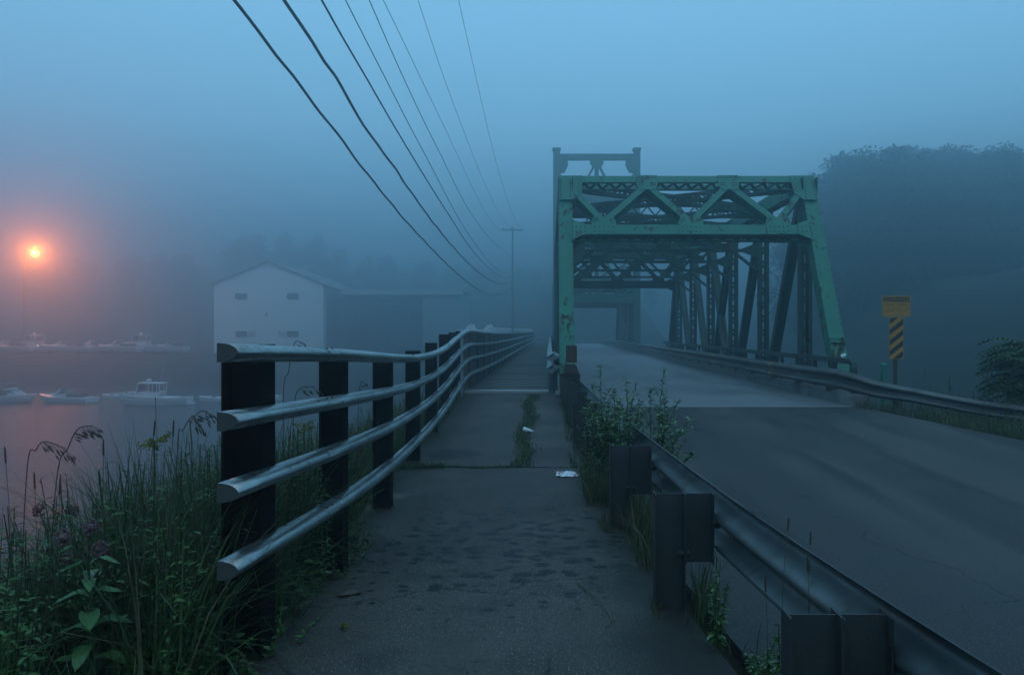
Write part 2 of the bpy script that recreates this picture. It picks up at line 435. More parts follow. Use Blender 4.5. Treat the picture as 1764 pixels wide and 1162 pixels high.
xs = sorted(set([-120, -80, -50, -30, -20] + [-14 + .6 * i for i in range(18)] + [-3.2 + .3 * i for i in range(6)] + [-1.76, -1.5, -1, 0, 2, 4, 6, 6.4, 7] + [7.5 + .5 * i for i in range(20)] + [18, 20, 24, 30, 45, 70, 120]))
ys = [-55, -40, -25, -12, -6] + [-3 + .6 * i for i in range(31)] + [15.8, 16.0, 16.3, 16.8, 17.5, 18.5, 20, 22, 25, 30]
for y in ys:
    for x in xs: mb.v.append((x, y, ground_z(x, y)))
nx = len(xs)
for j in range(len(ys) - 1):
    for i in range(nx - 1):
        mb.f.append((j * nx + i, j * nx + i + 1, (j + 1) * nx + i + 1, (j + 1) * nx + i)); mb.m.append(0)
struct('ground', mb, M['soil'], shade=True)
def strip(xl, xr, zf, ys, nxs, m, name, thick=.12):
    mb = MB()
    for y in ys:
        a, b = xl(y), xr(y)
        for i in range(nxs + 1):
            x = a + (b - a) * i / nxs
            mb.v.append((x, y, zf(x, y)))
        mb.v.append((b, y, zf(b, y) - thick)); mb.v.append((a, y, zf(a, y) - thick))
    n = nxs + 3
    for j in range(len(ys) - 1):
        for i in range(n):
            k = (i + 1) % n
            mb.f.append((j * n + i, j * n + k, (j + 1) * n + k, (j + 1) * n + i)); mb.m.append(0)
    mb.f.append(tuple(reversed(range(n)))); mb.m.append(0)
    mb.f.append(tuple((len(ys) - 1) * n + i for i in range(n))); mb.m.append(0)
    return struct(name, mb, m)
strip(road_l, road_r, road_z, [-12 + .75 * i for i in range(36)] + [15.0], 14, M['road'], 'road')
def wz(x, y):
    e = 0
    if x > walk_r(y) - .05: e = -.03
    return walk_z(y) + .006 * mnoise.noise(Vector((x * 2, y * 2, 3))) + e
strip(walk_l, lambda y: walk_r(y), wz, [-12 + .6 * i for i in range(47)] + [16.0], 24, M['walk'], 'sidewalk', .16)
# bridge deck road, joint strip
mb = MB(); mb.box(.42, 6.02, 15.006, 90, -1.75, -1.500)
struct('bridge_road', mb, M['bridge_road'])
mb = MB(); mb.box(.44, 6.0, 14.95, 15.03, -1.58, -1.494)
struct('expansion_joint', mb, plain('joint_steel', (.35, .34, .32), .4, .4, 20, .3))
mb = MB(); s = 300
mb.add([(-210, -55, WATER_Z), (210, -55, WATER_Z), (210, 235, WATER_Z), (-210, 235, WATER_Z)], [(0, 1, 2, 3)])
struct('river_water', mb, M['water'])
mb = MB(); mb.add([(-212, -57, -8.8), (212, -57, -8.8), (212, 237, -8.8), (-212, 237, -8.8)], [(0, 1, 2, 3)])
struct('river_bed', mb, M['soil'])
# abutment
mb = MB(); mb.box(-2.0, 7.2, 15.75, 16.6, -8.5, -1.82)
struct('abutment_wall', mb, M['concrete'])
# the haze
hz = bpy.data.materials.new('haze'); hz.use_nodes = True; ht = hz.node_tree; ht.nodes.clear()
ho = ht.nodes.new('ShaderNodeOutputMaterial'); hv = ht.nodes.new('ShaderNodeVolumePrincipled')
hv.inputs['Density'].default_value = FOG_DENSITY; hv.inputs['Color'].default_value = (.62, .76, .82, 1); hv.inputs['Anisotropy'].default_value = .86
ht.links.new(hv.outputs[0], ho.inputs['Volume'])
mb = MB(); mb.box(-215, 215, -60, 240, -10, 31)
hb = put('haze', mb.mesh('haze', hz), kind='stuff')

# ------------------------------------------------------------------ truss bridge
XL, XR = .375, 6.465          # truss planes
TOPZ, BOTZ = 3.72, -2.6       # chord centre lines
rivets_n = 0
def laced(parent, name, p0, p1, w, d, n, mat, plate=.45, lw=.05, both=True):
    """a built-up member: two channels with zigzag lacing on both faces (n = face normal)"""
    p0, p1 = Vector(p0), Vector(p1); a = p1 - p0; L = a.length; a.normalize()
    n = Vector(n); n = (n - a * n.dot(a)).normalized(); s = a.cross(n)
    mb = MB(); c = (p0 + p1) / 2
    for sg in (-1, 1):
        mb.obox(c + s * sg * (w / 2 - .01), a * L / 2, s * .01, n * d / 2)
        for sn in (-1, 1):
            mb.obox(c + s * sg * (w / 2 - .055) + n * sn * (d / 2 - .008), a * L / 2, s * .035, n * .008)
    for (q, sgn) in ((p0, 1), (p1, -1)):
        for sn in (-1, 1):
            mb.obox(q + a * sgn * plate / 2 + n * sn * (d / 2 + .006), a * plate / 2, s * (w / 2 - .004), n * .006)
    o = part(name, mb, mat, parent)
    lb = MB(); u = w - .09; pitch = u * 1.0; k = int((L - 2 * plate) / pitch)
    if k > 0:
        pitch = (L - 2 * plate) / k
        for sn in ((-1, 1) if both else (1,)):
            for i in range(k):
                sg = 1 if (i + (sn > 0)) % 2 else -1
                q0 = p0 + a * (plate + pitch * i) - s * sg * u / 2 + n * sn * (d / 2 + .007)
                q1 = p0 + a * (plate + pitch * (i + 1)) + s * sg * u / 2 + n * sn * (d / 2 + .007)
                lb.bar(q0, q1, lw, .010, n)
        part('lacing_bars', lb, mat, o, kind='stuff')
    return o
def truss_span(y0, e0, pl, npan, parent, detail=True, zc=0):
    """y0: depth of the front face at the first top joint; e0: run of the inclined end post to the lower chord"""
    g, gi = M['green'], M['green_inner']
    run = .5
    top = [y0 + .17 + pl * i for i in range(npan - 1)]            # upper panel points
    low0 = top[0] - run * (TOPZ - BOTZ); low1 = top[-1] + run * (TOPZ - BOTZ)
    ed = Vector((0, .5, 1)).normalized(); en = Vector((0, -1, .5)).normalized()
    for X in (XL, XR):
        # chords
        mb = MB(); mb.box(X - .17, X + .17, top[0] - .1, top[-1] + .1, TOPZ + .10, TOPZ + .18)
        for sg in (-1, 1): mb.box(X + sg * .15 - .015, X + sg * .15 + .015, top[0], top[-1], TOPZ - .18, TOPZ + .10)
        for sg in (-1, 1): mb.box(X + sg * .12 - .04, X + sg * .12 + .04, top[0], top[-1], TOPZ - .195, TOPZ - .18)
        uc = part('upper_chord', mb, g, parent)
        lb = MB(); k = int((top[-1] - top[0]) / .3)
        for i in range(k):
            yy = top[0] + (top[-1] - top[0]) * i / k; sg = 1 if i % 2 else -1
            lb.bar((X - .12 * sg, yy, TOPZ - .20), (X + .12 * sg, yy + .3, TOPZ - .20), .06, .012, (0, 0, 1))
        part('lacing_bars', lb, gi, uc, kind='stuff')
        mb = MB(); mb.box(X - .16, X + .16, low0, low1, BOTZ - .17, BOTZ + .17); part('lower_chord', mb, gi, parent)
        # inclined end posts
        for (yt, yl, sg, mt) in ((top[0], low0, 1, g), (top[-1], low1, -1, gi)):
            d_ = Vector((0, .5 * sg, 1)).normalized(); n_ = Vector((0, -1 * sg, .5)).normalized()
            pt = Vector((X, yt, TOPZ)); pb = Vector((X, yl, BOTZ)); cc = (pt + pb) / 2; L = (pt - pb).length
            mb = MB(); xx = Vector((1, 0, 0))
            mb.obox(cc + n_ * .165, d_ * (L / 2 + .1), xx * .17, n_ * .012)
            for s2 in (-1, 1):
                mb.obox(cc + xx * s2 * .15, d_ * (L / 2), xx * .014, n_ * .153)
                mb.obox(cc + xx * s2 * .125 - n_ * .158, d_ * (L / 2), xx * .045, n_ * .007)
            ep = part('end_post', mb, mt, parent)
            if detail:
                lb = MB(); k = int(L / .27)
                for i in range(k):
                    s2 = 1 if i % 2 else -1
                    q = pb + d_ * (L * i / k)
                    lb.bar(q - xx * .12 * s2 - n_ * .168, q + d_ * L / k + xx * .12 * s2 - n_ * .168, .05, .01, n_)
                part('lacing_bars', lb, gi, ep, kind='stuff')
                if sg > 0:
                    rv = MB(); k = int(L / .16)
                    for i in range(k):
                        for s2 in (-1, 1):
                            rv.dome(pb + d_ * (L * (i + .5) / k) + xx * s2 * .145 + n_ * .176, n_, .016)
                        rv.dome(pb + d_ * (L * (i + .5) / k) + n_ * .10 - xx * .164 * (1 if X == XR else -1), (-1 if X == XR else 1, 0, 0), .014)
                        rv.dome(pb + d_ * (L * (i + .5) / k) - n_ * .12 - xx * .164 * (1 if X == XR else -1), (-1 if X == XR else 1, 0, 0), .014)
                    part('rivets', rv, M['rust'], ep, kind='stuff')
        # verticals and diagonals
        for i, yy in enumerate(top):
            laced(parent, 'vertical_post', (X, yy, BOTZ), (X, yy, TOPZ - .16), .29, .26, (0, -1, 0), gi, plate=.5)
            gp = MB()
            for sg in (-1, 1):
                gp.poly([(X + sg * .172, yy - .42, TOPZ + .1), (X + sg * .172, yy + .42, TOPZ + .1), (X + sg * .172, yy + .38, TOPZ - .35), (X + sg * .172, yy + .15, TOPZ - .62), (X + sg * .172, yy - .15, TOPZ - .62), (X + sg * .172, yy - .38, TOPZ - .35)], (sg * .012, 0, 0))
            part('gusset_plate', gp, gi, parent)
        m = len(top)
        dg = []
        for i in range(m):
            if i < m / 2 and i + 1 < m: dg.append((top[i], top[i + 1]))
            if i >= m / 2 - .5 and i - 1 >= 0 and i > 0: dg.append((top[i], top[i - 1]))
        for (a_, b_) in dg:
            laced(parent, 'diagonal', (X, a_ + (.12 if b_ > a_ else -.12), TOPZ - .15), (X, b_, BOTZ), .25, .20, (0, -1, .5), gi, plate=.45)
    xa, xb = XL + .17, XR - .17
    # sway frames over the road at the inner panel points, thin lower strut with knee braces
    for i, yy in enumerate(top):
        if i in (0, m - 1): continue
        sf = MB()
        for z in (TOPZ + .08, TOPZ - .26):
            sf.box(xa, xb, yy - .06, yy + .06, z - .035, z + .035)
        mo = part('sway_strut', sf, gi, parent)
        lb = MB(); k = 24
        for q in range(k):
            x0 = xa + (xb - xa) * q / k; x1 = xa + (xb - xa) * (q + 1) / k; sg = 1 if q % 2 else -1
            lb.bar((x0, yy - .05, TOPZ - .09 - .14 * sg), (x1, yy - .05, TOPZ - .09 + .14 * sg), .045, .012, (0, 1, 0))
        part('lacing_bars', lb, gi, mo, kind='stuff')
        lo = MB(); zl = 2.44
        lo.box(xa, xb, yy - .08, yy + .08, zl - .045, zl + .045)
        part('sway_strut', lo, gi, parent)
        nodes_t = [xa + .55, xa + 2.95, xb - .55]
        W = xb - xa
        pts = [(xa + .05, TOPZ - .35), (xa + W * .19, zl), (xa + W * .36, TOPZ - .35), (xa + W * .5, zl), (xa + W * .64, TOPZ - .35), (xa + W * .81, zl), (xb - .05, TOPZ - .35)]
        for (A, B) in zip(pts, pts[1:]):
            dm = MB(); dm.bar((A[0], yy, A[1]), (B[0], yy, B[1]), .09, .09, (0, 1, 0)); part('sway_diagonal', dm, gi, parent)
        for q, (x_, z_) in enumerate(pts[1:-1]):
            gm = MB(); sg = 1 if z_ == zl else -1
            gm.poly([(x_ - .27, yy - .09, z_ - .04 * sg), (x_ + .27, yy - .09, z_ - .04 * sg), (x_ + .2, yy - .09, z_ + .22 * sg), (x_ - .2, yy - .09, z_ + .22 * sg)], (0, .014, 0))
            part('gusset_plate', gm, gi, parent)
        for X, sg in ((xa, 1), (xb, -1)):
            km = MB(); km.bar((X, yy, zl - .62), (X + sg * .75, yy, zl - .02), .08, .08, (0, 1, 0)); 
            km.poly([(X, yy - .085, zl + .25), (X + sg * .5, yy - .085, zl + .045), (X + sg * .5, yy - .085, zl - .045), (X, yy - .085, zl - .25)], (0, .014, 0))
            part('knee_brace', km, gi, parent)
    # top laterals: laced crosses in each panel
    for i in range(m - 1):
        for (A, B) in (((xa, top[i]), (xb, top[i + 1])), ((xb, top[i]), (xa, top[i + 1]))):
            dn = Vector((B[1] - A[1], -(B[0] - A[0]), 0))
            laced(parent, 'top_lateral', (A[0], A[1], TOPZ - .06), (B[0], B[1], TOPZ - .06), .26, .16, dn, gi, plate=.35, both=(i == 0))
    # portals
    for (yt, sg, mt) in ((y0, 1, g), (top[-1] + .17, -1, gi)):
        def P(x, z, off=0.0):
            n_ = Vector((0, -sg, .5)).normalized()
            return Vector((x, yt - sg * .5 * (3.9 - z), z)) + n_ * off
        n_ = Vector((0, -sg, .5)).normalized()
        xi0, xi1 = .52, 6.32
        for (z0, z1, nm) in ((3.73, 3.90, 'portal_strut'), (2.34, 2.58, 'portal_strut')):
            mb = MB()
            for off in (0, -.34):
                mb.poly([P(xi0, z0, off), P(xi1, z0, off), P(xi1, z1, off), P(xi0, z1, off)], -n_ * .02)
                mb.poly([P(xi0, z0, off - .02), P(xi1, z0, off - .02), P(xi1, z0 + .02, off - .02), P(xi0, z0 + .02, off - .02)], -n_ * (.06 if off == 0 else -.06))
            st = part(nm, mb, mt, parent)
            lb = MB(); k = 36
            for q in range(k):
                x0 = xi0 + (xi1 - xi0) * q / k; x1 = xi0 + (xi1 - xi0) * (q + 1) / k; s2 = q % 2
                lb.bar(P(x0, z0 + .01, -.05 - .25 * s2), P(x1, z0 + .01, -.05 - .25 * (1 - s2)), .09, .01, (0, 0, 1))
            if z0 > 3: 
                pass
            else:
                lb.poly([P(xi0 + .1, z0 + .05, -.05), P(xi1 - .1, z0 + .05, -.05), P(xi1 - .1, z0 + .05, -.30), P(xi0 + .1, z0 + .05, -.30)], Vector((0, 0, .01)))
            part('lacing_bars', lb, gi, st, kind='stuff')
        zt, zb = 3.66, 2.66
        lowx, upx = [1.30, 3.42, 5.54], [.66, 2.42, 4.46, 6.18]
        segs = [(upx[0], lowx[0]), (upx[1], lowx[0]), (upx[1], lowx[1]), (upx[2], lowx[1]), (upx[2], lowx[2]), (upx[3], lowx[2])]
        for (a_, b_) in segs:
            mb = MB(); A0 = P(a_, zt - (.25 if a_ in (upx[0], upx[3]) else 0)); B0 = P(b_, zb)
            dx = (B0 - A0).normalized(); 
            mb.bar(A0 - n_ * .012, B0 - n_ * .012, .15, .022, n_)
            mb.bar(A0 - n_ * .18, B0 - n_ * .18, .02, .31, n_)
            mb.bar(A0 - n_ * .345, B0 - n_ * .345, .15, .022, n_)
            part('portal_diagonal', mb, mt, parent)
        def gus(pts, off=.004):
            mb = MB(); mb.poly([P(x, z, off) for x, z in pts], n_ * .014)
            mb.poly([P(x, z, -.37) for x, z in pts], n_ * .012)
            o = part('gusset_plate', mb, mt, parent); return o
        def rows(o, pts):
            if not detail or sg < 0: return
            rv = MB()
            for x, z in pts: rv.dome(P(x, z, .018), n_, .020)
            part('rivets', rv, M['rust'], o, kind='stuff')
        for x in upx[1:3]:
            o = gus([(x - .26, 3.91), (x + .26, 3.91), (x + .26, 3.62), (x + .19, 3.52), (x - .19, 3.52), (x - .26, 3.62)])
            rows(o, [(x + a * .15 + b * .05, 3.64 + c * .06) for a in (-1, 1) for b in (-1, 0, 1) for c in (0, 1)] + [(x + .06 * q, 3.85) for q in range(-4, 5)])
        for x in lowx:
            o = gus([(x - .30, 2.33), (x + .30, 2.33), (x + .30, 2.64), (x + .25, 2.78), (x - .25, 2.78), (x - .30, 2.64)])
            rows(o, [(x + a * .2 + b * .045, 2.68 + b * .02 + c * .05) for a in (-1, 1) for b in (-1, 0, 1) for c in (0, 1)] + [(x - .22 + .11 * q, z) for q in range(5) for z in (2.40, 2.52)])
        for x, s2 in ((.52, 1), (6.32, -1)):
            o = gus([(x - .3 * s2, 3.90), (x + .30 * s2, 3.90), (x + .26 * s2, 3.42), (x + .05 * s2, 3.24), (x - .3 * s2, 3.24)])
            rows(o, [(x + s2 * (.18 + .05 * (q % 2)), 3.45 + .06 * q) for q in range(7)] + [(x - s2 * .26, 3.3 + .08 * q) for q in range(7)] + [(x - s2 * .02, 3.3 + .08 * q) for q in range(7)])
            o = gus([(x - .02 * s2, 2.72), (x + .32 * s2, 2.60), (x + .32 * s2, 2.33), (x - .02 * s2, 2.18)])
            rows(o, [(x + s2 * (.02 + .1 * q), z) for q in range(4) for z in (2.40, 2.52)] + [(x + s2 * .02, z) for z in (2.27, 2.34, 2.46, 2.6)])
br = thing('truss_bridge', 'green riveted truss bridge with sloping end posts and a portal over the road', 'bridge', (3.42, 16, -1.5))
truss_span(19.0, .5, 3.75, 7, br)
# deck edge members and stringers under the deck
mb = MB(); mb.box(.50, 6.30, 15.8, 41.5, -2.3, -1.76); part('floor_beams', mb, M['green_inner'], br)
# plaque and sticker on the right end post
def on_right_post(z, dx=0, off=.19):
    n_ = Vector((0, -1, .5)).normalized()
    return Vector((XR + dx, 19.17 - .5 * (TOPZ - z), z)) + n_ * off
n_ = Vector((0, -1, .5)).normalized(); e_ = Vector((0, .5, 1)).normalized()
mb = MB(); mb.obox(on_right_post(-.30), Vector((.16, 0, 0)), e_ * .065, n_ * .014)
for zz in (-.245, -.345): mb.obox(on_right_post(zz, 0, .206), Vector((.165, 0, 0)), e_ * .012, n_ * .014)
for q in range(7): mb.obox(on_right_post(-.285, -.12 + .04 * q, .206), Vector((.012, 0, 0)), e_ * .012, n_ * .004)
for q in range(6): mb.obox(on_right_post(-.31, -.10 + .04 * q, .206), Vector((.012, 0, 0)), e_ * .01, n_ * .004)
part('builders_plate', mb, M['green'], br)
mb = MB(); c = on_right_post(-.62, .07, .184)
ring = [c + Vector((.062 * math.cos(a) * .97, 0, 0)) + (e_ * .035 * math.sin(a) + e_ * .018 * math.cos(a)) for a in [2 * math.pi * i / 16 for i in range(16)]]
mb.poly(ring, n_ * .004)
part('white_oval_sticker', mb, plain('sticker_white', (.85, .88, .9), .4, .05), br)
mb = MB(); ring = [c + n_ * .0045 + (p - c) * .45 for p in ring]; mb.poly(ring, n_ * .002)
part('white_oval_sticker_print', mb, plain('sticker_print', (.15, .3, .35), .4, .05), br)

# second, farther span and the lift tower, faint in the mist
sp2 = thing('lift_span', 'far truss lift span dim in the mist behind the near green truss', 'bridge', (3.42, 57, -1.5))
truss_span(58.6, .5, 3.9, 5, sp2, detail=False)
tw = thing('lift_tower', 'tall steel lift tower with crossed bracing rising hazy behind the truss portal', 'tower', (3.42, 55.7, -3))
g = M['tower']
for yy in (55.7,):
    for X in (.46, 6.40):
        mb = MB(); mb.box(X - .25, X + .25, yy, yy + .5, -6.8, 13.38); part('tower_leg', mb, g, tw)
        mb = MB(); mb.box(X - .31, X + .31, yy - .06, yy + .56, 13.38, 13.52); part('leg_cap', mb, g, tw)
    for (z0, z1) in ((12.65, 13.1), (9.6, 10.1), (6.6, 7.0), (3.5, 3.9), (2.1, 2.75)):
        mb = MB(); mb.box(.71, 6.15, yy + .1, yy + .4, z0, z1); part('cross_beam', mb, g, tw)
    for (zt, zb) in ((12.7, 10.05), (9.7, 6.95), (6.7, 3.85)):
        mb = MB(); mb.box(3.28, 3.58, yy + .12, yy + .38, zb - .05, zt + .05); part('centre_post', mb, g, tw)
        for sg in (-1, 1):
            mb = MB(); mb.bar((3.43 + sg * .2, yy + .25, zt - .5), (3.43 + sg * 1.35, yy + .25, zb), .16, .2, (0, 1, 0)); part('brace', mb, g, tw)
            X = 3.43 + sg * 2.72
            # curved corner bracket
            pts = [Vector((X - sg * (1.3 - 1.3 * math.cos(t)) * 1.0, yy + .25, zt - .1 - 1.9 * math.sin(t) - .3)) for t in [math.pi / 2 * i / 8 for i in range(9)]]
            mb = MB()
            pts = [Vector((X, yy + .25, zt - 1.15)), Vector((X - sg * .35, yy + .25, zt - 1.55)), Vector((X - sg * .9, yy + .25, zt - 1.95)), Vector((X - sg * 1.9, yy + .25, zt - 2.35)), Vector((X - sg * 2.6, yy + .25, zb))]
            for A, B in zip(pts, pts[1:]): mb.bar(A, B, .13, .2, (0, 1, 0))
            part('corner_brace', mb, g, tw)
            mb = MB(); mb.bar((X, yy + .25, zt - 1.9), (X - sg * 1.0, yy + .25, zt - 1.35 - .65), .10, .18, (0, 1, 0)); mb.bar((X, yy + .25, zb + .1), (X - sg * .9, yy + .25, zt - 2.0), .10, .18, (0, 1, 0)); part('brace', mb, g, tw)
            mb = MB(); mb.poly([(X, yy + .08, zt + .05), (X - sg * .55, yy + .08, zt + .05), (X - sg * .62, yy + .08, zt - .45), (X - sg * .35, yy + .08, zt - 1.0), (X, yy + .08, zt - 1.1)], (0, .02, 0)); part('gusset_plate', mb, g, tw)
        mb = MB(); mb.poly([(3.43 - .5, yy + .08, zt + .05), (3.43 + .5, yy + .08, zt + .05), (3.43 + .5, yy + .08, zt - .35), (3.43 + .25, yy + .08, zt - .7), (3.43 - .25, yy + .08, zt - .7), (3.43 - .5, yy + .08, zt - .35)], (0, .02, 0)); part('gusset_plate', mb, g, tw)
for X in ():
    for k in range(7):
        z0 = -1.2 + 2.1 * k; a_, b_ = (56.1, 59.6) if k % 2 else (59.6, 56.1)
        mb = MB(); mb.bar((X, a_, z0), (X, b_, z0 + 2.1), .14, .1, (1, 0, 0)); part('side_brace', mb, g, tw)
    mb = MB(); mb.box(X - .2, X + .2, 56.2, 59.5, 12.7, 13.1); part('side_beam', mb, g, tw)
# ------------------------------------------------------------------ sidewalk deck and curbs on the bridge
mb = MB(); mb.box(-1.95, -.02, 16.3, 90, -1.5, -1.33)
dk = struct('sidewalk_deck', mb, M['wood'])
mb = MB()
y = 16.3
while y < 46:
    mb.box(-1.80 + rng.uniform(-.01, .01), -.06, y, y + .14, -1.33, -1.288 + rng.uniform(-.006, .006)); y += .155
tm = NT('deck_planks'); nn = tm.noise(1.2, 5, stretch=(.6, 3, 1))
tm.col(tm.mix(tm.step(nn, .3, .7), (.030, .031, .030), (.085, .085, .082))).rough(.6).bump(tm.noise(30, 3, stretch=(.2, 1, 1)), .4, .006)
part('planks', mb, tm.m, dk, kind='stuff')
mb = MB(); mb.box(-1.82, -.04, 15.94, 16.24, -1.50, -1.262)
struct('walk_sill', mb, plain('sill_steel', (.36, .36, .34), .45, .3, 9, .4))
cb = put('bridge_curb', None, kind='structure', loc=(6.2, 15, -1.5))
y = 15.05; k = 0
while y < 43:
    L = 2.35 + rng.uniform(-.2, .2); mb = MB(); t_ = rng.uniform(-.012, .012)
    mb.poly([(5.98, y, -1.52), (6.36, y, -1.52), (6.36, y, -1.27 + t_), (6.04, y, -1.27 + t_), (6.01, y, -1.30 + t_)], (0, L - .03, 0))
    part('curb_block', mb, M['concrete'], cb); y += L
mb = MB(); mb.box(.10, .43, 15.3, 90, -1.55, -1.29); struct('bridge_curb', mb, M['concrete'])
mb = MB(); mb.box(6.02, 6.36, 43.1, 90, -1.55, -1.28); struct('bridge_curb', mb, M['concrete'])

# ------------------------------------------------------------------ W-beam guardrails
def wprof(s, t=.005, flip=1):
    raw = [(.042 * (1 - math.cos(2 * math.pi * q / .156)), -q + .016) for q in [.016 + .280 * i / 28 for i in range(29)]]
    f = [(a * s, b * s) for a, b in raw]
    return [(a * flip, b) for a, b in f] + [((a + t) * flip, b) for a, b in reversed(f)]
def cat(pts, n=6):
    P = [Vector(p) for p in pts]; out = []
    for i in range(len(P) - 1):
        a, b, c, d = P[max(i - 1, 0)], P[i], P[i + 1], P[min(i + 2, len(P) - 1)]
        for k in range(n):
            t = k / n
            out.append(.5 * ((2 * b) + (c - a) * t + (2 * a - 5 * b + 4 * c - d) * t * t + (3 * b - a - 3 * c + d) * t ** 3))
    out.append(P[-1]); return out
gx = [(-.5, 1.62), (.7, 1.42), (2.54, 1.16), (4.47, .975), (6.35, .855), (8.25, .745), (10.15, .66), (12.1, .60), (14.0, .56), (15.25, .50)]
gr = thing('guardrail', 'galvanised W beam guardrail on steel posts in the foreground, left of the road', 'guardrail', (1, 4.5, -1.7))
path = cat([(x, y, -.955 + (.02 if y < 13 else .0)) for y, x in gx], 5)
for (i0, i1, off) in ((0, 15, 0), (14, 26, .007), (25, len(path) - 1, 0)):
    mb = MB(); mb.sweep([p + Vector((off, 0, 0)) for p in path[i0:i1 + 1]], wprof(1.3, .006), caps=False); part('rail_beam', mb, M['galv'], gr, shade=True)
for (y, x) in gx[1:-1]:
    zt = -.97; zb = -1.9; X0 = x - .345
    mb = MB()   # post: web plate facing us with two flanges
    mb.box(X0, X0 + .17, y + .045, y + .053, zb, zt)
    mb.box(X0 - .008, X0, y, y + .10, zb, zt + .004); mb.box(X0 + .165, X0 + .173, y, y + .10, zb, zt + .006)
    part('post', mb, M['galv_dark'] if 'galv_dark' in M else M['galv'], gr)
    mb = MB(); zz = zt - .41
    mb.box(X0 + .176, X0 + .338, y + .045, y + .053, zz, zt)
    mb.box(X0 + .174, X0 + .180, y, y + .10, zz, zt); mb.box(X0 + .334, X0 + .342, y, y + .10, zz, zt + .002)
    part('blockout', mb, M['galv_dark'] if 'galv_dark' in M else M['galv'], gr)
    mb = MB(); mb.tube([(X0 + .13, y + .025, zt - .35), (X0 + .20, y + .025, zt - .35)], .014, 6); part('bolt', mb, M['galv'], gr); mb = MB()
    mb.tube([(X0 + .32, y + .07, zt - .20), (X0 + .39, y + .07, zt - .20)], .016, 6); part('bolt', mb, M['galv'], gr)
for (y, x) in gx[1:-1]:
    for dy_, zz in ((-.28, -.955 - .156 * 1.3 + .02), (.24, -.955 - .156 * 1.3 - .015)):
        mb = MB(); mb.dome((lerp([(b, a) for b, a in gx], y + dy_) - .004, y + dy_, zz), (-1, 0, .1), .016); part('bolt', mb, M['rust'], gr)
# right-hand rail: along the bridge, then flaring out over the verge
rp = [(5.95, 88, -.82), (5.95, 60, -.82), (5.95, 41, -.82), (5.95, 30, -.81), (5.95, 24, -.81), (5.95, 20, -.81), (5.95, 17.5, -.80), (5.97, 16.2, -.79), (6.02, 15.65, -.80), (6.2, 15.28, -.87), (6.45, 15.05, -.975), (6.9, 14.6, -1.08), (7.6, 13.9, -1.22), (8.28, 13.2, -1.31), (9.9, 11.8, -1.42), (13, 9.4, -1.5), (17, 6.5, -1.5)]
rr_ = thing('guardrail', 'long W beam guardrail right of the bridge road, bending out over the weedy verge', 'guardrail', (6, 16, -1.5))
def yellow_marks():
    m = galv_like = NT('weathered_rail_marked')
    x, y, z = m.xyz(); n = m.noise(6, 5); s1 = m.noise(2.5, 4, stretch=(.4, .3, 1)); nz = m.noise(14, 4)
    c = m.mix(m.step(s1, .35, .7), (.060, .058, .055), (.15, .15, .145))
    c = m.mix(m.step(n, .55, .7, 0, .7), c, (.045, .03, .02))
    return m, c, nz, y
t, c, nz, yy = yellow_marks()
ywob = t.math('ADD', yy, t.math('MULTIPLY', t.math('SUBTRACT', nz, .5), .35))
for y0_, w_ in ((20.15 - 16, .12), (27.25 - 16, .14)):      # orange paint strokes, in the object's own coordinates
    k_ = t.step(t.math('ABSOLUTE', t.math('SUBTRACT', ywob, y0_)), w_ * .7, w_, .9, 0)
    c = t.mix(t.math('MULTIPLY', k_, t.step(nz, .38, .5)), c, (.55, .27, .02))
t.col(c).rough(.55).bump(nz, .15, .003); t.b.inputs['Metallic'].default_value = .35
M['rail_marked'] = t.m
cut = [0, 18, 30, 42, 54, 66, 200]
path = cat(rp, 6)
for a_, b_ in zip(cut, cut[1:]):
    seg = path[a_:min(b_ + 1, len(path))]
    if len(seg) < 2: continue
    mb = MB()
    prof = []
    for p in seg: prof.append(wprof(1.42 if p.x < 6.1 else lerp([(6.1, 1.42), (7.0, 1.0)], p.x), .006))
    mb.sweep(seg, prof, caps=False); part('rail_beam', mb, M['rail_marked'], rr_)
y = 16.3
while y < 88:
    mb = MB(); mb.box(5.99, 6.13, y, y + .1, -1.3, -.84); part('post', mb, M['rust'], rr_); y += 2.05
for p in ((6.75, 14.85), (7.9, 13.75), (9.1, 12.6), (11.0, 11.1)):
    mb = MB(); mb.box(p[0] + .06, p[0] + .20, p[1] + .04, p[1] + .16, -2.2, lerp([(6.7, -1.08), (8.3, -1.33), (11, -1.48)], p[0])); part('post', mb, M['wood'], rr_)
# the bridge's own channel rail
mb = MB(); mb.box(6.14, 6.26, 15.5, 41.0, -.68, -.57); pr = part('bridge_rail', mb, M['green_inner'], br)
mb = MB(); pts = cat([(6.20, 15.58, -.62), (6.20, 15.48, -.64), (6.20, 15.43, -.72), (6.20, 15.42, -.95), (6.20, 15.42, -1.45)], 4)
for A, B in zip(pts, pts[1:]): mb.bar(A, B + (B - A) * .1, .12, .10, (0, 1, 0))
part('rail_end', mb, M['green_inner'], br)
y = 16.4
while y < 41:
    mb = MB(); mb.box(6.16, 6.24, y, y + .08, -1.5, -.68); part('rail_post', mb, M['green_inner'], br); y += 1.25
mb = MB(); mb.box(6.14, 6.26, 15.5, 41.0, -1.02, -.95); part('bridge_rail', mb, M['green_inner'], br)
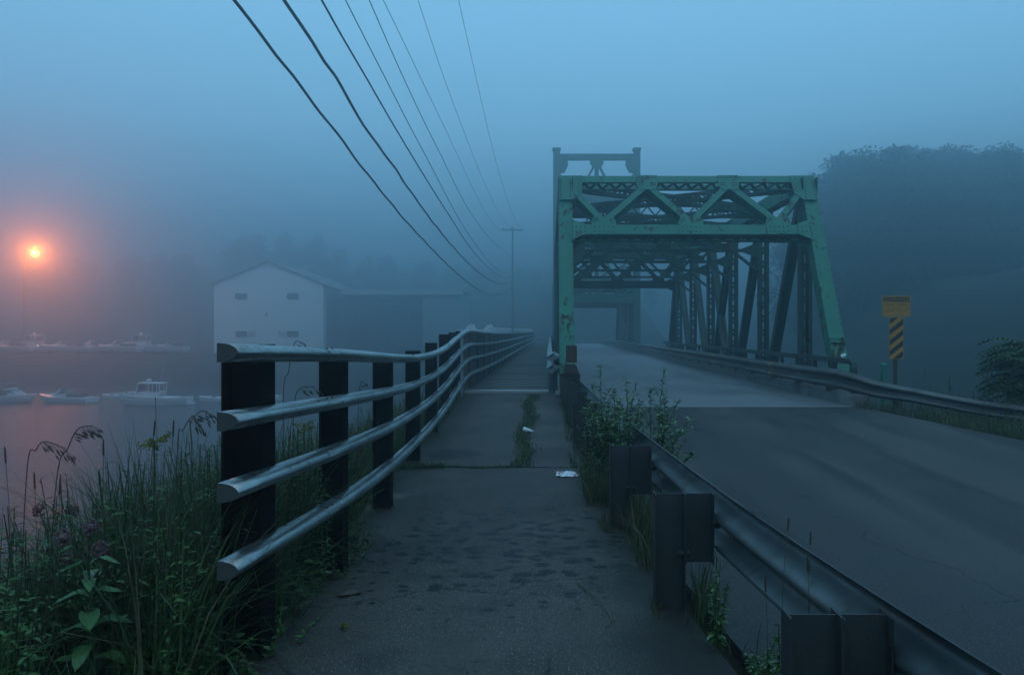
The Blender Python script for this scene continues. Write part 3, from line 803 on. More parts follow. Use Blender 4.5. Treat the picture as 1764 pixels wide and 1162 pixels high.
# walk-side rail by the left end post
sr = thing('guardrail', 'short pale W beam rail on the sidewalk side of the left bridge post', 'guardrail', (.1, 16, -1.3))
mb = MB(); mb.sweep(cat([(.19, 15.5, -.47), (.12, 15.9, -.45), (.07, 16.6, -.44), (.05, 18.5, -.44), (.05, 60, -.44)], 5), wprof(1.45, .006, -1), caps=False); part('rail_beam', mb, plain('galvanised_pale', (.26, .28, .285), .4, .25, 5, .6), sr)
y = 16.4
while y < 60:
    mb = MB(); mb.box(.06, .16, y, y + .12, -1.35, -.40); part('post', mb, M['green_inner'], sr); y += 2.5
mb = MB(); 
for yy_ in ():
    pass
# rotten timber and rusty plates at the foot of the left end post
mb = MB(); mb.box(.20, .60, 15.15, 15.45, -1.9, -.86); mb.poly([(.26, 15.1, -.86), (.58, 15.1, -.86), (.52, 15.1, -.68), (.30, 15.1, -.66)], (0, .2, 0))
single('timber_block', mb, M['wood'], 'dark rotten timber block at the foot of the left bridge post', 'timber', base=(.4, 15.3, -1.7))
mb = MB(); mb.box(.33, .545, 15.86, 15.9, -.66, -.30); mb.box(.545, .56, 15.86, 16.1, -.66, -.32); part('rust_plate', mb, M['rust'], br)

# ------------------------------------------------------------------ four-rail aluminium railing on the left
rx = [(3.34, -1.475), (4.2, -1.42), (5, -1.40), (6.5, -1.45), (8, -1.545), (9.8, -1.65), (12.5, -1.755), (16, -1.835), (18, -1.86), (25, -1.86), (40, -1.86), (88, -1.86)]
rz_ = [(3.34, -.052), (5, -.115), (6.4, -.182), (7.4, -.228), (9, -.280), (9.8, -.295), (10.8, -.290), (12.2, -.255), (14, -.118), (15.6, .0), (16.4, .04), (17.8, .035), (20.4, -.015), (27, -.055), (88, -.06)]
ysm = [3.34, 3.6, 4.0, 4.5, 5, 5.5, 6, 6.6, 7.2, 8, 9, 10, 11, 12, 12.8, 13.6, 14.4, 15.2, 16, 17, 18, 20, 23, 27, 34, 45, 60, 88]
def smoothed(tab, y, h=.7):
    h = min(h, max(.05, y - 3.34)); return sum(lerp(tab, y + h * k / 4) for k in range(-4, 5)) / 9
rl = thing('railing', 'four bar aluminium railing on dark posts bordering the left side of the sidewalk', 'railing', (-1.5, 3.7, -1.7))
dprof = [(0, -.086), (0, 0), (.030, -.002), (.060, -.008), (.082, -.020), (.096, -.038), (.096, -.050), (.082, -.067), (.055, -.080), (.025, -.086)]
offs = [0, -.305, -.62, -.965]
for q, off in enumerate(offs):
    mb = MB()
    pth = [Vector((smoothed(rx, y), y, smoothed(rz_, y) + off * (1 if y > 5 else 1))) for y in ysm]
    sc_ = 1.0
    mb.sweep(pth, dprof); o = part('rail', mb, M['alu'], rl, shade=False)
    for pl_ in o.data.polygons: pl_.use_smooth = len(pl_.vertices) == 4
    mb = MB(); p = pth[0]; t_ = (pth[1] - p).normalized(); h = Vector((t_.y, -t_.x, 0))
    mb.poly([p + h * (a * .97 + .001) + Vector((0, 0, b * .98)) - t_ * .002 for a, b in dprof], t_ * -.004)
    part('end_cap', mb, plain('rail_end_cap', (.055, .055, .05), .8, .2), rl)
for q, off in enumerate(offs):
    for y_ in (4.62, 8.25, 12.6):
        mb = MB(); sg = [Vector((smoothed(rx, y), y, smoothed(rz_, y) + off)) for y in (y_ - .09, y_, y_ + .09)]
        mb.sweep([p + Vector((-.001, 0, .0025)) for p in sg], [(a * 1.03 + .0015, b * 1.03) for a, b in dprof]); part('splice_sleeve', mb, M['alu'], rl)
        for dy_ in (-.05, .05):
            mb = MB(); mb.dome((smoothed(rx, y_ + dy_) + .062, y_ + dy_, smoothed(rz_, y_ + dy_) + off - .006), (.4, 0, 1), .010); part('bolt', mb, M['rust'], rl)
def hpost(y, top, X, w=.19, dy=.13, zb=-1.95):
    mb = MB(); mb.box(X - w, X - w + .014, y, y + dy, zb, top); mb.box(X - .016, X - .002, y, y + dy, zb, top); mb.box(X - w + .014, X - .016, y + dy / 2 - .006, y + dy / 2 + .006, zb, top)
    return mb
for (y, ex) in ((3.78, .0), (5.15, -.02), (7.0, -.02), (9.3, .04), (11.3, .10), (13.1, .13), (14.6, .05)):
    part('post', hpost(y, smoothed(rz_, y) + ex, smoothed(rx, y) - .002, .20 if y < 4 else .165, .2 if y < 4 else .14, -2.2), M['post'], rl)
pan = [plain('infill_panel_a', (.11, .105, .10), .7, .3, 2), plain('infill_panel_b', (.15, .105, .085), .7, .3, 2), plain('infill_panel_c', (.085, .095, .105), .7, .3, 2)]
y = 15.75; k = 0
while y < 88:
    X = smoothed(rx, y) - .03; X2 = smoothed(rx, y + 2) - .03
    part('post', hpost(y, smoothed(rz_, y) - .0, X - .02, .10, .09, -1.55), M['post'], rl)
    if y < 60:
        mb = MB(); zt = smoothed(rz_, y) - .03; zt2 = smoothed(rz_, y + 2) - .03
        mb.poly([(X - .03, y + .06, -1.35), (X2 - .03, y + 1.98, -1.35), (X2 - .03, y + 1.98, zt2), (X - .03, y + .06, zt)], (-.02, 0, 0))
        part('infill_panel', mb, pan[(1, 0, 2, 0, 2)[k % 5]], rl)
    y += 2.0; k += 1
mb = MB(); mb.poly([(-1.78, 15.1, -1.4), (-1.81, 15.7, -1.4), (-1.81, 15.7, -.03), (-1.78, 15.1, -.08)], (-.02, 0, 0)); part('infill_panel', mb, plain('panel_pale', (.30, .32, .33), .6, .15), rl)

# ------------------------------------------------------------------ clearance sign
SG = thing('clearance_sign', 'yellow clearance sign with black header above a striped hazard marker right of the bridge', 'sign', px(1543, 660, 16.5))
def txt(body, size, x, z, y, mat, parent, w=None, bold=.0):
    c = bpy.data.curves.new('lettering', 'FONT'); c.body = body; c.size = size; c.align_x = 'CENTER'; c.align_y = 'CENTER'; c.extrude = .001; c.offset = bold; c.resolution_u = 3
    tmp = bpy.data.objects.new('tmp', c); sc.collection.objects.link(tmp)
    bpy.context.view_layer.update()
    me = bpy.data.meshes.new_from_object(tmp.evaluated_get(bpy.context.evaluated_depsgraph_get()))
    bpy.data.objects.remove(tmp); 
    xs_ = [v.co.x for v in me.vertices]; k = (w / (max(xs_) - min(xs_))) if w else 1
    me.transform(Matrix(((k, 0, 0, x), (0, 0, -1, y), (0, 1, 0, z), (0, 0, 0, 1))))
    me.transform(Matrix.Translation(-wloc(parent)))
    me.materials.clear(); me.materials.append(mat)
    return put('lettering', me, parent)
ym = plain('sign_yellow', (.46, .20, .015), .45, .18, 4, bump=.03); bk = plain('sign_black', (.015, .015, .014), .5, .2); dk_ = plain('sign_letter', (.06, .05, .02), .5, .1)
yS = 16.5
def roundrect(x0, x1, z0, z1, r, y):
    out = []
    for cx, cz, a0 in ((x1 - r, z1 - r, 0), (x0 + r, z1 - r, 90), (x0 + r, z0 + r, 180), (x1 - r, z0 + r, 270)):
        for k in range(5):
            a = math.radians(a0 + 22.5 * k); out.append((cx + r * math.cos(a), y, cz + r * math.sin(a)))
    return out
def S(x, y): p = px(x, y, yS); return p.x, p.z
x0, z1 = S(1519.5, 509.5); x1, z0 = S(1568.5, 545.5)
mb = MB(); mb.poly(roundrect(x0, x1, z0, z1, .035, yS), (0, .006, 0)); part('sign_board', mb, ym, SG)
mb = MB(); mb.poly([(x0 + .025, yS - .002, z1 - .125), (x1 - .025, yS - .002, z1 - .125), (x1 - .025, yS - .002, z1 - .025), (x0 + .025, yS - .002, z1 - .025)], (0, .0015, 0)); part('header_band', mb, bk, SG)
cxm = (x0 + x1) / 2
mb = MB(); zlo = z0 + .022
for (a, b, c_, d_) in ((x0 + .02, x1 - .02, zlo, zlo + .006), (x0 + .02, x0 + .026, zlo, z1 - .125), (x1 - .026, x1 - .02, zlo, z1 - .125), (cxm - .002, cxm + .002, zlo, z1 - .125)):
    mb.box(a, b, yS - .003, yS - .0015, c_, d_)
part('border_line', mb, dk_, SG)
txt('CLEARANCE', .088, cxm, z1 - .077, yS - .0035, ym, SG, w=.53)
txt('Center', .085, cxm - .142, z1 - .19, yS - .0025, dk_, SG, w=.21)
txt('Sides', .085, cxm + .142, z1 - .19, yS - .0025, dk_, SG, w=.19)
txt('13\'-6"', .095, cxm - .142, z1 - .325, yS - .0025, dk_, SG, w=.21)
txt('13\'-3"', .095, cxm + .142, z1 - .325, yS - .0025, dk_, SG, w=.21)
x0, z1 = S(1532, 546.5); x1, z0 = S(1556.5, 618.5)
mb = MB(); mb.poly([(x0, yS, z1), (x1, yS, z1), (x1, yS, z0 + .03), (x1 - .03, yS, z0), (x0 + .03, yS, z0), (x0, yS, z0 + .03)], (0, .006, 0)); part('marker_board', mb, ym, SG)
def clip(poly, f):
    out = []
    for i in range(len(poly)):
        a, b = poly[i], poly[(i + 1) % len(poly)]; fa, fb = f(a), f(b)
        if fa >= 0: out.append(a)
        if (fa >= 0) != (fb >= 0):
            t = fa / (fa - fb); out.append((a[0] + (b[0] - a[0]) * t, a[1] + (b[1] - a[1]) * t))
    return out
for k in range(-1, 6):
    # stripes fall from the upper right to the lower left
    c0 = z1 - .04 - k * .232; hgt = .12; sl_ = .80
    poly = [(x0 + .012, z0 + .012), (x1 - .012, z0 + .012), (x1 - .012, z1 - .012), (x0 + .012, z1 - .012)]
    poly = clip(poly, lambda p: c0 + (p[0] - x0) * sl_ - p[1]); poly = clip(poly, lambda p: p[1] - (c0 - hgt + (p[0] - x0) * sl_)) if poly else poly
    if len(poly) > 2:
        mb = MB(); mb.poly([(a, yS - .002, b) for a, b in poly], (0, .0015, 0)); part('black_stripe', mb, bk, SG)
mb = MB(); xc = S(1543.5, 0)[0]; mb.box(xc - .035, xc + .035, yS + .008, yS + .03, -2.0, z1 + .3); mb.box(xc - .035, xc - .027, yS + .02, yS + .05, -2.0, z1); mb.box(xc + .027, xc + .035, yS + .02, yS + .05, -2.0, z1); part('post', mb, M['rust'], SG)
# small green capped post
p = px(1522, 640, 16.2); mb = MB()
mb.tube([(p.x, p.y, -2.0), (p.x, p.y, p.z)], .062, 12); mb.tube([(p.x, p.y, p.z), (p.x, p.y, p.z + .11)], .058, 12); mb.tube([(p.x, p.y, p.z + .11), (p.x, p.y, p.z + .16), (p.x, p.y, p.z + .19)], [.07, .065, .03], 12)
single('marker_post', mb, M['green'], 'small green capped post between the striped sign and the bridge end', 'post', base=(p.x, p.y, -1.9))

# ------------------------------------------------------------------ litter
def crumple(c, sx, sy, sz, mats, name, label, seed, cat_='litter'):
    r = random.Random(seed); mb = MB(); n = 9
    for j in range(n):
        for i in range(n):
            u, v = i / (n - 1) * 2 - 1, j / (n - 1) * 2 - 1
            edge = max(abs(u), abs(v))
            mb.v.append((c[0] + u * sx * (1 + r.uniform(-.12, .12)), c[1] + v * sy * (1 + r.uniform(-.15, .15)), c[2] + .004 + abs(r.gauss(0, 1)) * sz * (1 - .5 * edge)))
    for j in range(n - 1):
        for i in range(n - 1): mb.f.append((j * n + i, j * n + i + 1, (j + 1) * n + i + 1, (j + 1) * n + i)); mb.m.append(r.choice((0, 0, 0, 1)))
    return single(name, mb, mats, label, cat_, base=c)
pw = plain('paper_white', (.86, .88, .92), .6, .06); pr_ = plain('print_red', (.35, .10, .12), .5, .2); pb_ = plain('paper_shade', (.70, .74, .80), .5, .1)
crumple((.195, 8.60, -1.634), .125, .14, .018, (pw, pr_), 'crumpled_wrapper', 'crumpled white wrapper with red print lying by the weeds on the right of the sidewalk', 3)
p = (-.345, 11.35, -1.52)
mb = MB(); a = Vector((-.40, 11.35, -1.475)); b = Vector((-.285, 11.30, -1.50)); mb.tube([a, a.lerp(b, .5), b], [.038, .032, .024], 12)
mb.box(-.30, -.245, 11.28, 11.31, -1.50, -1.49)
single('paper_cup', mb, pb_, 'small white paper cup lying on the strip of grass in the sidewalk', 'cup', base=p)
# dry twig
mb = MB(); z = -1.645
mb.tube(cat([(.17, 4.95, z), (.25, 4.72, z + .01), (.33, 4.45, z + .005), (.345, 4.28, z + .01), (.31, 4.2, z)], 4), .0035, 5)
single('dry_twig', mb, M['straw'], 'thin pale curved twig lying on the sidewalk in the foreground', 'twig', base=(.3, 4.5, z))

# ------------------------------------------------------------------ overhead lines and the far pole
WP = {
 'thick black overhead cable, lowest and leftmost of the eight': (-4.7, .026, [(402, 0), (438, 45), (474, 92), (505, 131), (534, 172), (575, 222), (615, 277), (654, 326), (693, 374), (730, 414), (765, 450), (805, 485), (836, 506)], 4.9),
 'thick wavy overhead cable with a lashing bulge, second from the left': (-4.6, .031, [(490, 0), (530, 60), (560, 107), (581, 136), (599, 172), (640, 235), (684, 295), (720, 348), (756, 396), (795, 441), (810, 456), (841, 481)], 5.6),
 'black overhead cable of medium thickness, third from the left': (-4.5, .021, [(554, 0), (592, 68), (631, 134), (670, 202), (707, 264), (740, 318), (774, 371), (797, 408), (818, 436), (845, 464)], 6.3),
 'thin dark overhead wire, fourth from the left': (-4.5, .012, [(595, 0), (666, 139), (702, 210), (738, 277), (792, 380), (827, 432), (852, 460)], 6.9),
 'thin dark overhead wire, fifth from the left': (-4.4, .012, [(636, 0), (693, 130), (726, 200), (760, 268), (805, 358), (845, 412), (861, 427)], 8.4),
 'faint overhead wire, third from the right': (-5.4, .011, [(660, 0), (720, 125), (774, 237), (827, 349)], 11.8),
 'faint overhead wire, second from the right': (-4.5, .010, [(720, 0), (760, 121), (805, 242), (850, 349)], 11.8),
 'steepest faint overhead wire, rightmost and nearest the bridge': (-3.3, .010, [(790, 0), (818, 125), (845, 242), (877, 353)], 11.8)}
PY = 87.0
for lab, (X, r, pts, zp) in WP.items():
    Y = []; Z = []
    for (a, b) in pts:
        Xq = X; yq = 1300 * Xq / (a - 948); Y.append(yq); Z.append((570 - b) / 1300 * yq)
    # sag curve: cubic least squares with the pole end added
    A = np.vander(np.array(Y + [PY, PY]), 4); co = np.linalg.lstsq(A, np.array(Z + [zp, zp]), rcond=None)[0]
    res = [z - np.polyval(co, y) for y, z in zip(Y, Z)]
    tab = sorted(zip(Y, res)); lo = tab[0][0]
    slope = np.polyval(np.polyder(co), lo)
    ptsw = []
    yv = -3.0
    while yv < PY:
        z = np.polyval(co, yv) if yv >= lo else np.polyval(co, lo) + slope * (yv - lo) + .004 * (lo - yv) ** 2
        e = lerp(tab, yv) if yv <= tab[-1][0] else tab[-1][1] * max(0, 1 - (yv - tab[-1][0]) / 15)
        ptsw.append((X + (.012 * math.sin(yv * 2.3) if r > .022 else 0), yv, z + e + (.012 * math.sin(yv * 1.3 + 5) if r > .028 else 0)))
        yv += .8 if yv < 40 else 2.5
    tail = min(ptsw, key=lambda q: abs(q[1] - tab[-1][0]))
    ptsw.append((X * .96, PY, zp))
    mb = MB(); mb.tube(cat(ptsw, 2), r, 6)
    single('overhead_wire', mb, M['black'], lab, 'wire', group='overhead utility wires', shade=True)
UP = thing('utility_pole', 'faint wooden utility pole with a single crossarm fading into the mist left of the bridge', 'utility pole', (-4.35, PY, -3))
mb = MB(); mb.tube([(-4.35, PY, -7), (-4.35, PY, 12.0)], [.13, .09], 10); part('pole_shaft', mb, plain('pole_mist_pale', (.13, .13, .125), .9), UP)  # shaft paler than the timber: fading in the mist is put into its colour
mb = MB(); mb.box(-5.55, -3.15, PY - .2, PY - .08, 11.55, 11.7); part('crossarm', mb, M['wood'], UP)
for x in (-5.4, -4.5, -3.3):
    mb = MB(); mb.tube([(x, PY - .14, 11.7), (x, PY - .14, 11.85)], .05, 8); part('insulator', mb, M['concrete'], UP)

# ------------------------------------------------------------------ far shore, boat yard, houses, boats
mb = MB(); xs = [-210, -150, -110, -80, -50, -25, -5, 10, 20]; 
prof = [(91.5, -8.7), (92.0, -5.4), (93.0, -3.4), (94.5, -2.95), (120, -2.6), (140, 0), (165, 6), (200, 14), (233, 20)]
for (y, z) in prof:
    for x in xs:
        e = 1.2 * mnoise.noise(Vector((x * .05, y * .05, 1))) if y > 125 else .12 * mnoise.noise(Vector((x * .3, y * .3, 1)))
        mb.v.append((x, y + 1.0 * mnoise.noise(Vector((x * .08, 0, 5))), z + e))
n = len(xs)
for j in range(len(prof) - 1):
    for i in range(n - 1): mb.f.append((j * n + i, j * n + i + 1, (j + 1) * n + i + 1, (j + 1) * n + i)); mb.m.append(0)
struct('far_shore', mb, M['soil'], shade=True)
# wooded hill on the right
mb = MB(); nxh, nyh = 28, 24
def hill_z(x, y):
    d = (x - (11 + .10 * (y - 30)))
    return -8.7 + 2.4 * smooth(0, 4, d) + 12.5 * smooth(2, 30, d) + 1.0 * mnoise.noise(Vector((x * .06, y * .06, 9)))
for j in range(nyh):
    for i in range(nxh):
        x = 9 + 190 * (i / (nxh - 1)) ** 1.6; y = 26 + 205 * (j / (nyh - 1)) ** 1.4
        mb.v.append((x, y, hill_z(x, y) * smooth(26, 34, y) + (-8.7) * (1 - smooth(26, 34, y))))
for j in range(nyh - 1):
    for i in range(nxh - 1): mb.f.append((j * nxh + i, j * nxh + i + 1, (j + 1) * nxh + i + 1, (j + 1) * nxh + i)); mb.m.append(0)
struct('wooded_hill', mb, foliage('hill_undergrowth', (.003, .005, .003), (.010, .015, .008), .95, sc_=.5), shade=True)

def house_gable():
    H = thing('boathouse', 'white gabled boathouse with four small dark windows, dim across the river', 'house', px(462, 610, 100))
    Y = 100.0
    def Q(x, y, d=Y): return px(x, y, d)
    L = Q(368.5, 0).x; R = Q(557, 0).x; ez = Q(0, 489).z; pz = Q(0, 452).z; pxm = Q(462, 0).x
    wm = NT('white_siding'); xx, y_, z_ = wm.xyz(); lap = wm.math('FRACT', wm.math('MULTIPLY', z_, 5))
    wm.col(wm.mix(wm.noise(.8, 4), (.74, .78, .80), (.85, .87, .88))).rough(.6).bump(lap, .4, .02)
    mb = MB(); mb.poly([(L, Y, -3.2), (R, Y, -3.2), (R, Y, ez), (pxm, Y, pz), (L, Y, ez)], (0, 16, 0)); wl = part('wall', mb, wm.m, H)
    rf = plain('roof_shingle', (.13, .14, .15), .8)
    for a, b, sg in ((L - .3, pxm, -1), (R + 2.2, pxm, 1)):
        za = ez - (.12 if sg < 0 else .9); mb = MB()
        mb.poly([(a, Y - .3, za), (b, Y - .3, pz + .03), (b, Y - .3, pz + .2), (a, Y - .3, za + .17)], (0, 16.6, 0)); part('roof', mb, rf, H)
    for (x0, x1, y0, y1, pale) in ((405, 426, 505, 515.5, 0), (494.5, 515, 505, 515.5, 0), (406, 426, 570, 580.5, 1), (494, 514.5, 570, 580.5, -1), (456.5, 461, 539, 544, 0)):
        a, b = Q(x0, y0), Q(x1, y1); mb = MB(); mb.box(a.x, b.x, Y - .02, Y + .03, b.z, a.z); wo = part('window' if x1 - x0 > 6 else 'vent', mb, plain('window_dark', (.05, .06, .065), .3), H)
        if x1 - x0 > 6:
            mb = MB(); t_ = .07
            mb.box(a.x - t_, b.x + t_, Y - .06, Y - .03, a.z, a.z + t_); mb.box(a.x - t_, b.x + t_, Y - .06, Y - .03, b.z - t_, b.z); mb.box(a.x - t_, a.x, Y - .06, Y - .03, b.z, a.z); mb.box(b.x, b.x + t_, Y - .06, Y - .03, b.z, a.z)
            part('frame', mb, M['white'], wo)
        if pale:
            q0, q1 = (Q(427.5, 570), Q(440, 580)) if pale > 0 else (Q(480, 570), Q(492.5, 580)); mb = MB(); mb.box(q0.x, q1.x, Y - .05, Y - .02, q1.z, q0.z)
            part('shutter', mb, plain('shutter_grey', (.42, .46, .48), .6), H)
    return H
house_gable()
B = thing('long_shed', 'long low grey blue shed with pale eaves joined to the white boathouse', 'building', px(680, 600, 101))
Y = 101.5; a, b = px(557, 508, Y), px(792, 600, Y)
mb = MB(); mb.box(a.x + .06, b.x, Y, Y + 14, -3.2, a.z); part('wall', mb, plain('shed_siding', (.20, .27, .31), .7, .12, 1), B)
mb = MB(); e = px(0, 499, Y).z; mb.poly([(a.x + .1, Y - .7, a.z), (b.x + .5, Y - .7, a.z), (b.x + .5, Y - .7, e), (a.x + .1, Y - .7, e)], (0, .25, 0)); part('fascia', mb, plain('pale_trim', (.35, .39, .41), .6), B)
mb = MB(); mb.poly([(a.x + .1, Y - .7, e), (a.x + .1, Y + 7, e + .12), (a.x + .1, Y + 14.5, e), (a.x + .1, Y + 14.5, e - .2), (a.x + .1, Y, e - .2)], (b.x - a.x + .3, 0, 0)); part('roof', mb, plain('shed_roof', (.24, .27, .29), .6), B)
q0, q1 = px(562, 514, Y), px(728, 600, Y)
mb = MB(); rr2 = 1.8
pts = [(q0.x, Y - .03, -3.1), (q1.x, Y - .03, -3.1), (q1.x, Y - .03, q0.z)] + [(q0.x + rr2 - rr2 * math.sin(t), Y - .03, q0.z - rr2 + rr2 * math.cos(t)) for t in [math.pi / 2 * i / 6 for i in range(7)]]
mb.poly(pts, (0, .02, 0)); part('dark_opening', mb, plain('shed_dark', (.06, .09, .11), .8, .15), B)
for k in range(5):
    xq = q0.x + 2.2 + (q1.x - q0.x - 2) * k / 5; mb = MB(); mb.box(xq, xq + .18, Y - .08, Y - .04, -3.1, q0.z - .1); part('door_post', mb, plain('shed_dark_post', (.12, .16, .19), .8, .15), B)

def hull(L, Bm, bow, stern, mb=None, flare=.12):
    """bow at -x; water line z=0"""
    mb = MB(); N = 14; R = []
    for i in range(N):
        t = i / (N - 1); x = -L / 2 + L * t
        hb = Bm / 2 * min(1, (1 - (1 - min(t / .5, 1)) ** 2.2)) * (1 - .08 * max(0, t - .6) / .4) + .02
        zs = bow + (stern - bow) * (1 - (1 - t) ** 1.8); rake = (1 - t) ** 3 * .28 * L * 0.35
        kx = x + rake; 
        sec = [(kx, 0, -.35 + .3 * (1 - t) ** 4), (x + rake * .7, hb * .72, -.10 + .25 * (1 - t) ** 3), (x + rake * .25, hb * .93, zs * .55), (x, hb, zs), (x, hb * .86, zs + .015), (x, 0, zs - .0 + .04)]
        full = sec + [(a, -b, c) for a, b, c in reversed(sec[1:-1])]
        R.append(full); mb.v += full
    n = len(R[0])
    for i in range(N - 1):
        for k in range(n):
            k2 = (k + 1) % n; mb.f.append((i * n + k, i * n + k2, (i + 1) * n + k2, (i + 1) * n + k)); mb.m.append(1 if k in (1, n - 2) and False else 0)
    mb.f.append(tuple(range(n))); mb.m.append(0); mb.f.append(tuple((N - 1) * n + k for k in reversed(range(n)))); mb.m.append(0)
    return mb
def bpart(name, mb, mats, root, shade=False): return put(name, mb.mesh(name, mats, shade), root)
def cruiser(root, L):
    bpart('hull', hull(L, L * .36, .95, .62), M['white'], root)
    mb = MB(); c = L * .02
    # trunk cabin
    mb.poly([(-L * .36, -.35, .78), (-L * .22, -.6, .78), (L * .12, -.8, .70), (L * .12, .8, .70), (-L * .22, .6, .78), (-L * .36, .35, .78)], (0, 0, .36)); bpart('trunk_cabin', mb, M['white'], root)
    mb = MB(); mb.ball((-L * .27, -.56, .95), .07, 1.3, .4, 1, n=8, k=5); bpart('porthole', mb, M['glass'], root)
    x0, x1 = -L * .17, L * .12
    mb = MB(); mb.poly([(x0 - .1, -.84, 1.90), (x1 + .12, -.84, 1.84), (x1 + .12, .84, 1.84), (x0 - .1, .84, 1.90)], (0, 0, .07)); bpart('cabin_roof', mb, M['white'], root)
    for xx, x2 in ((x0 - .22, x0 - .02), (x0 + .85, x0 + .85), (x0 + 1.15, x0 + 1.15), (x0 + 1.5, x0 + 1.5), (x1, x1)):
        for sg in (-1, 1):
            mb = MB(); mb.bar((xx, sg * .8, 1.1), (x2, sg * .8, 1.9), .07, .05, (0, 1, 0)); bpart('cabin_pillar', mb, M['white'], root)
    mb = MB(); mb.box(x0 - .15, x1, -.80, .80, .72, 1.16); bpart('cabin_side', mb, M['white'], root)
    mb = MB(); mb.poly([(x0 - .18, -.78, 1.12), (x0 - .18, .78, 1.12), (x0, .78, 1.88), (x0, -.78, 1.88)], (.02, 0, 0)); bpart('windshield', mb, M['glass'], root)
    mb = MB(); mb.box(x0 + .9, x1 - .05, -.76, -.74, 1.18, 1.86); bpart('side_window', mb, M['glass'], root)
    mb = MB(); mb.ball((x0 + .55, 0, 2.16), .25, 1, 1, .42); mb.tube([(x0 + .55, 0, 1.95), (x0 + .55, 0, 2.1)], .08, 8); bpart('radar_dome', mb, M['white'], root, True)
    mb = MB(); mb.box(-L * .60, -L * .42, -.16, .16, .98, 1.06); bpart('bow_pulpit', mb, M['white'], root)
    mb = MB()
    for sg in (-1, 1):
        pr = [(-L * .58, sg * .12, 1.30), (-L * .45, sg * .35, 1.28), (-L * .3, sg * .75, 1.22), (-L * .17, sg * .9, 1.15)]
        mb.tube(pr, .015, 5)
        for q in pr: mb.tube([q, (q[0], q[1], .9)], .012, 5)
    bpart('bow_rail', mb, M['galv'], root)
    mb = MB(); mb.tube([(x1 - .3, .3, 1.9), (x1 + .2, .3, 4.3)], .010, 5); mb.tube([(x1 - .1, 0, 3.2), (x1 + 1.3, 0, .8)], .008, 5); bpart('antenna', mb, M['white'], root)
    mb = MB(); mb.box(L * .46, L * .56, -.6, .6, .02, .10); bpart('swim_platform', mb, M['white'], root)
    mb = MB(); mb.box(x1 + .15, L * .46, -.82, .82, .60, .66); bpart('cockpit_sole', mb, M['canvas'], root)
def runabout(root, L, cover=False):
    bpart('hull', hull(L, L * .38, .72, .46), M['white'], root)
    mb = MB(); mb.box(-L * .08, L * .40, -L * .13, L * .13, .50, .56); bpart('cockpit', mb, M['canvas'], root)
    mb = MB(); mb.poly([(-L * .26, -.1, .68), (-L * .06, -L * .15, .62), (-L * .06, L * .15, .62), (-L * .26, .1, .68)], (0, 0, .12)); bpart('foredeck', mb, M['white'], root)
    mb = MB(); mb.poly([(-L * .16, -.5, .74), (-L * .04, -.75, .68), (L * .03, -.75, 1.18), (-L * .05, -.45, 1.22)], (.02, .02, .02)); mb.poly([(-L * .16, .5, .74), (-L * .04, .75, .68), (L * .03, .75, 1.18), (-L * .05, .45, 1.22)], (.02, -.02, .02)); mb.poly([(-L * .16, -.5, .74), (-L * .16, .5, .74), (-L * .05, .45, 1.22), (-L * .05, -.45, 1.22)], (.02, 0, .02)); bpart('windshield', mb, plain('pale_glass', (.35, .42, .46), .15, .1), root)
    for sx_ in (.10, .26):
        mb = MB(); mb.box(L * sx_, L * sx_ + .45, -.6, .6, .5, .82); bpart('seat', mb, M['canvas'], root)
    mb = MB(); mb.box(L * .46, L * .53, -.45, .45, .05, .13); bpart('swim_platform', mb, M['white'], root)
    if cover:
        mb = MB(); mb.poly([(-L * .1, -.75, .9), (L * .35, -.7, .62), (L * .35, .7, .62), (-L * .1, .75, .9)], (0, 0, .2)); bpart('boat_cover', mb, M['canvas'], root)
        mb = MB()
        for sg in (-1, 1): mb.tube([(-L * .02, sg * .8, .6), (L * .05, sg * .75, 1.6), (L * .14, sg * .75, 1.62), (L * .22, sg * .8, .55)], .018, 5)
        mb.box(0, L * .18, -.76, .76, 1.58, 1.62); bpart('bimini_top', mb, M['canvas'], root)
def spot(x, y, d): p = px(x, y, d); return (p.x, p.y, p.z)
WD = 67.0
c = thing('motorboat', 'white cabin cruiser with radar dome on its roof moored in the river', 'boat', spot(266, 0, WD)[:2] + (WATER_Z,), 0.12); cruiser(c, 6.0)
c = thing('motorboat', 'low white runabout with a raked windshield moored left of the cabin cruiser', 'boat', spot(113, 0, 69)[:2] + (WATER_Z,), -0.15); runabout(c, 5.4)
mb = MB()
c = thing('motorboat', 'white covered cuddy boat at the left edge of the river beside the low runabout', 'boat', spot(20, 0, 69.5)[:2] + (WATER_Z + .05,), 3.0); runabout(c, 5.2, True)
c = thing('rowing_boat', 'small pale dinghy low on the water behind the bow of the cabin cruiser', 'boat', spot(197, 0, 74)[:2] + (WATER_Z - .28,)); bpart('hull', hull(2.4, 1.0, .62, .52), M['white'], c); mb = MB(); mb.box(-.2, .1, -.4, .4, .58, .63); bpart('seat', mb, M['wood'], c)
c = thing('rowing_boat', 'small pale dinghy showing just left of the first railing post', 'boat', spot(372, 0, 70)[:2] + (WATER_Z - .2,)); bpart('hull', hull(3.2, 1.2, .66, .55), M['white'], c); mb = MB(); mb.box(-.2, .1, -.5, .5, .60, .66); bpart('seat', mb, M['wood'], c)
c = thing('rowing_boat', 'small pale dinghy seen between the first two railing posts', 'boat', spot(455, 0, 72)[:2] + (WATER_Z - .2,)); bpart('hull', hull(3.0, 1.2, .66, .55), M['white'], c); mb = MB(); mb.box(-.2, .1, -.5, .5, .60, .66); bpart('seat', mb, M['wood'], c)
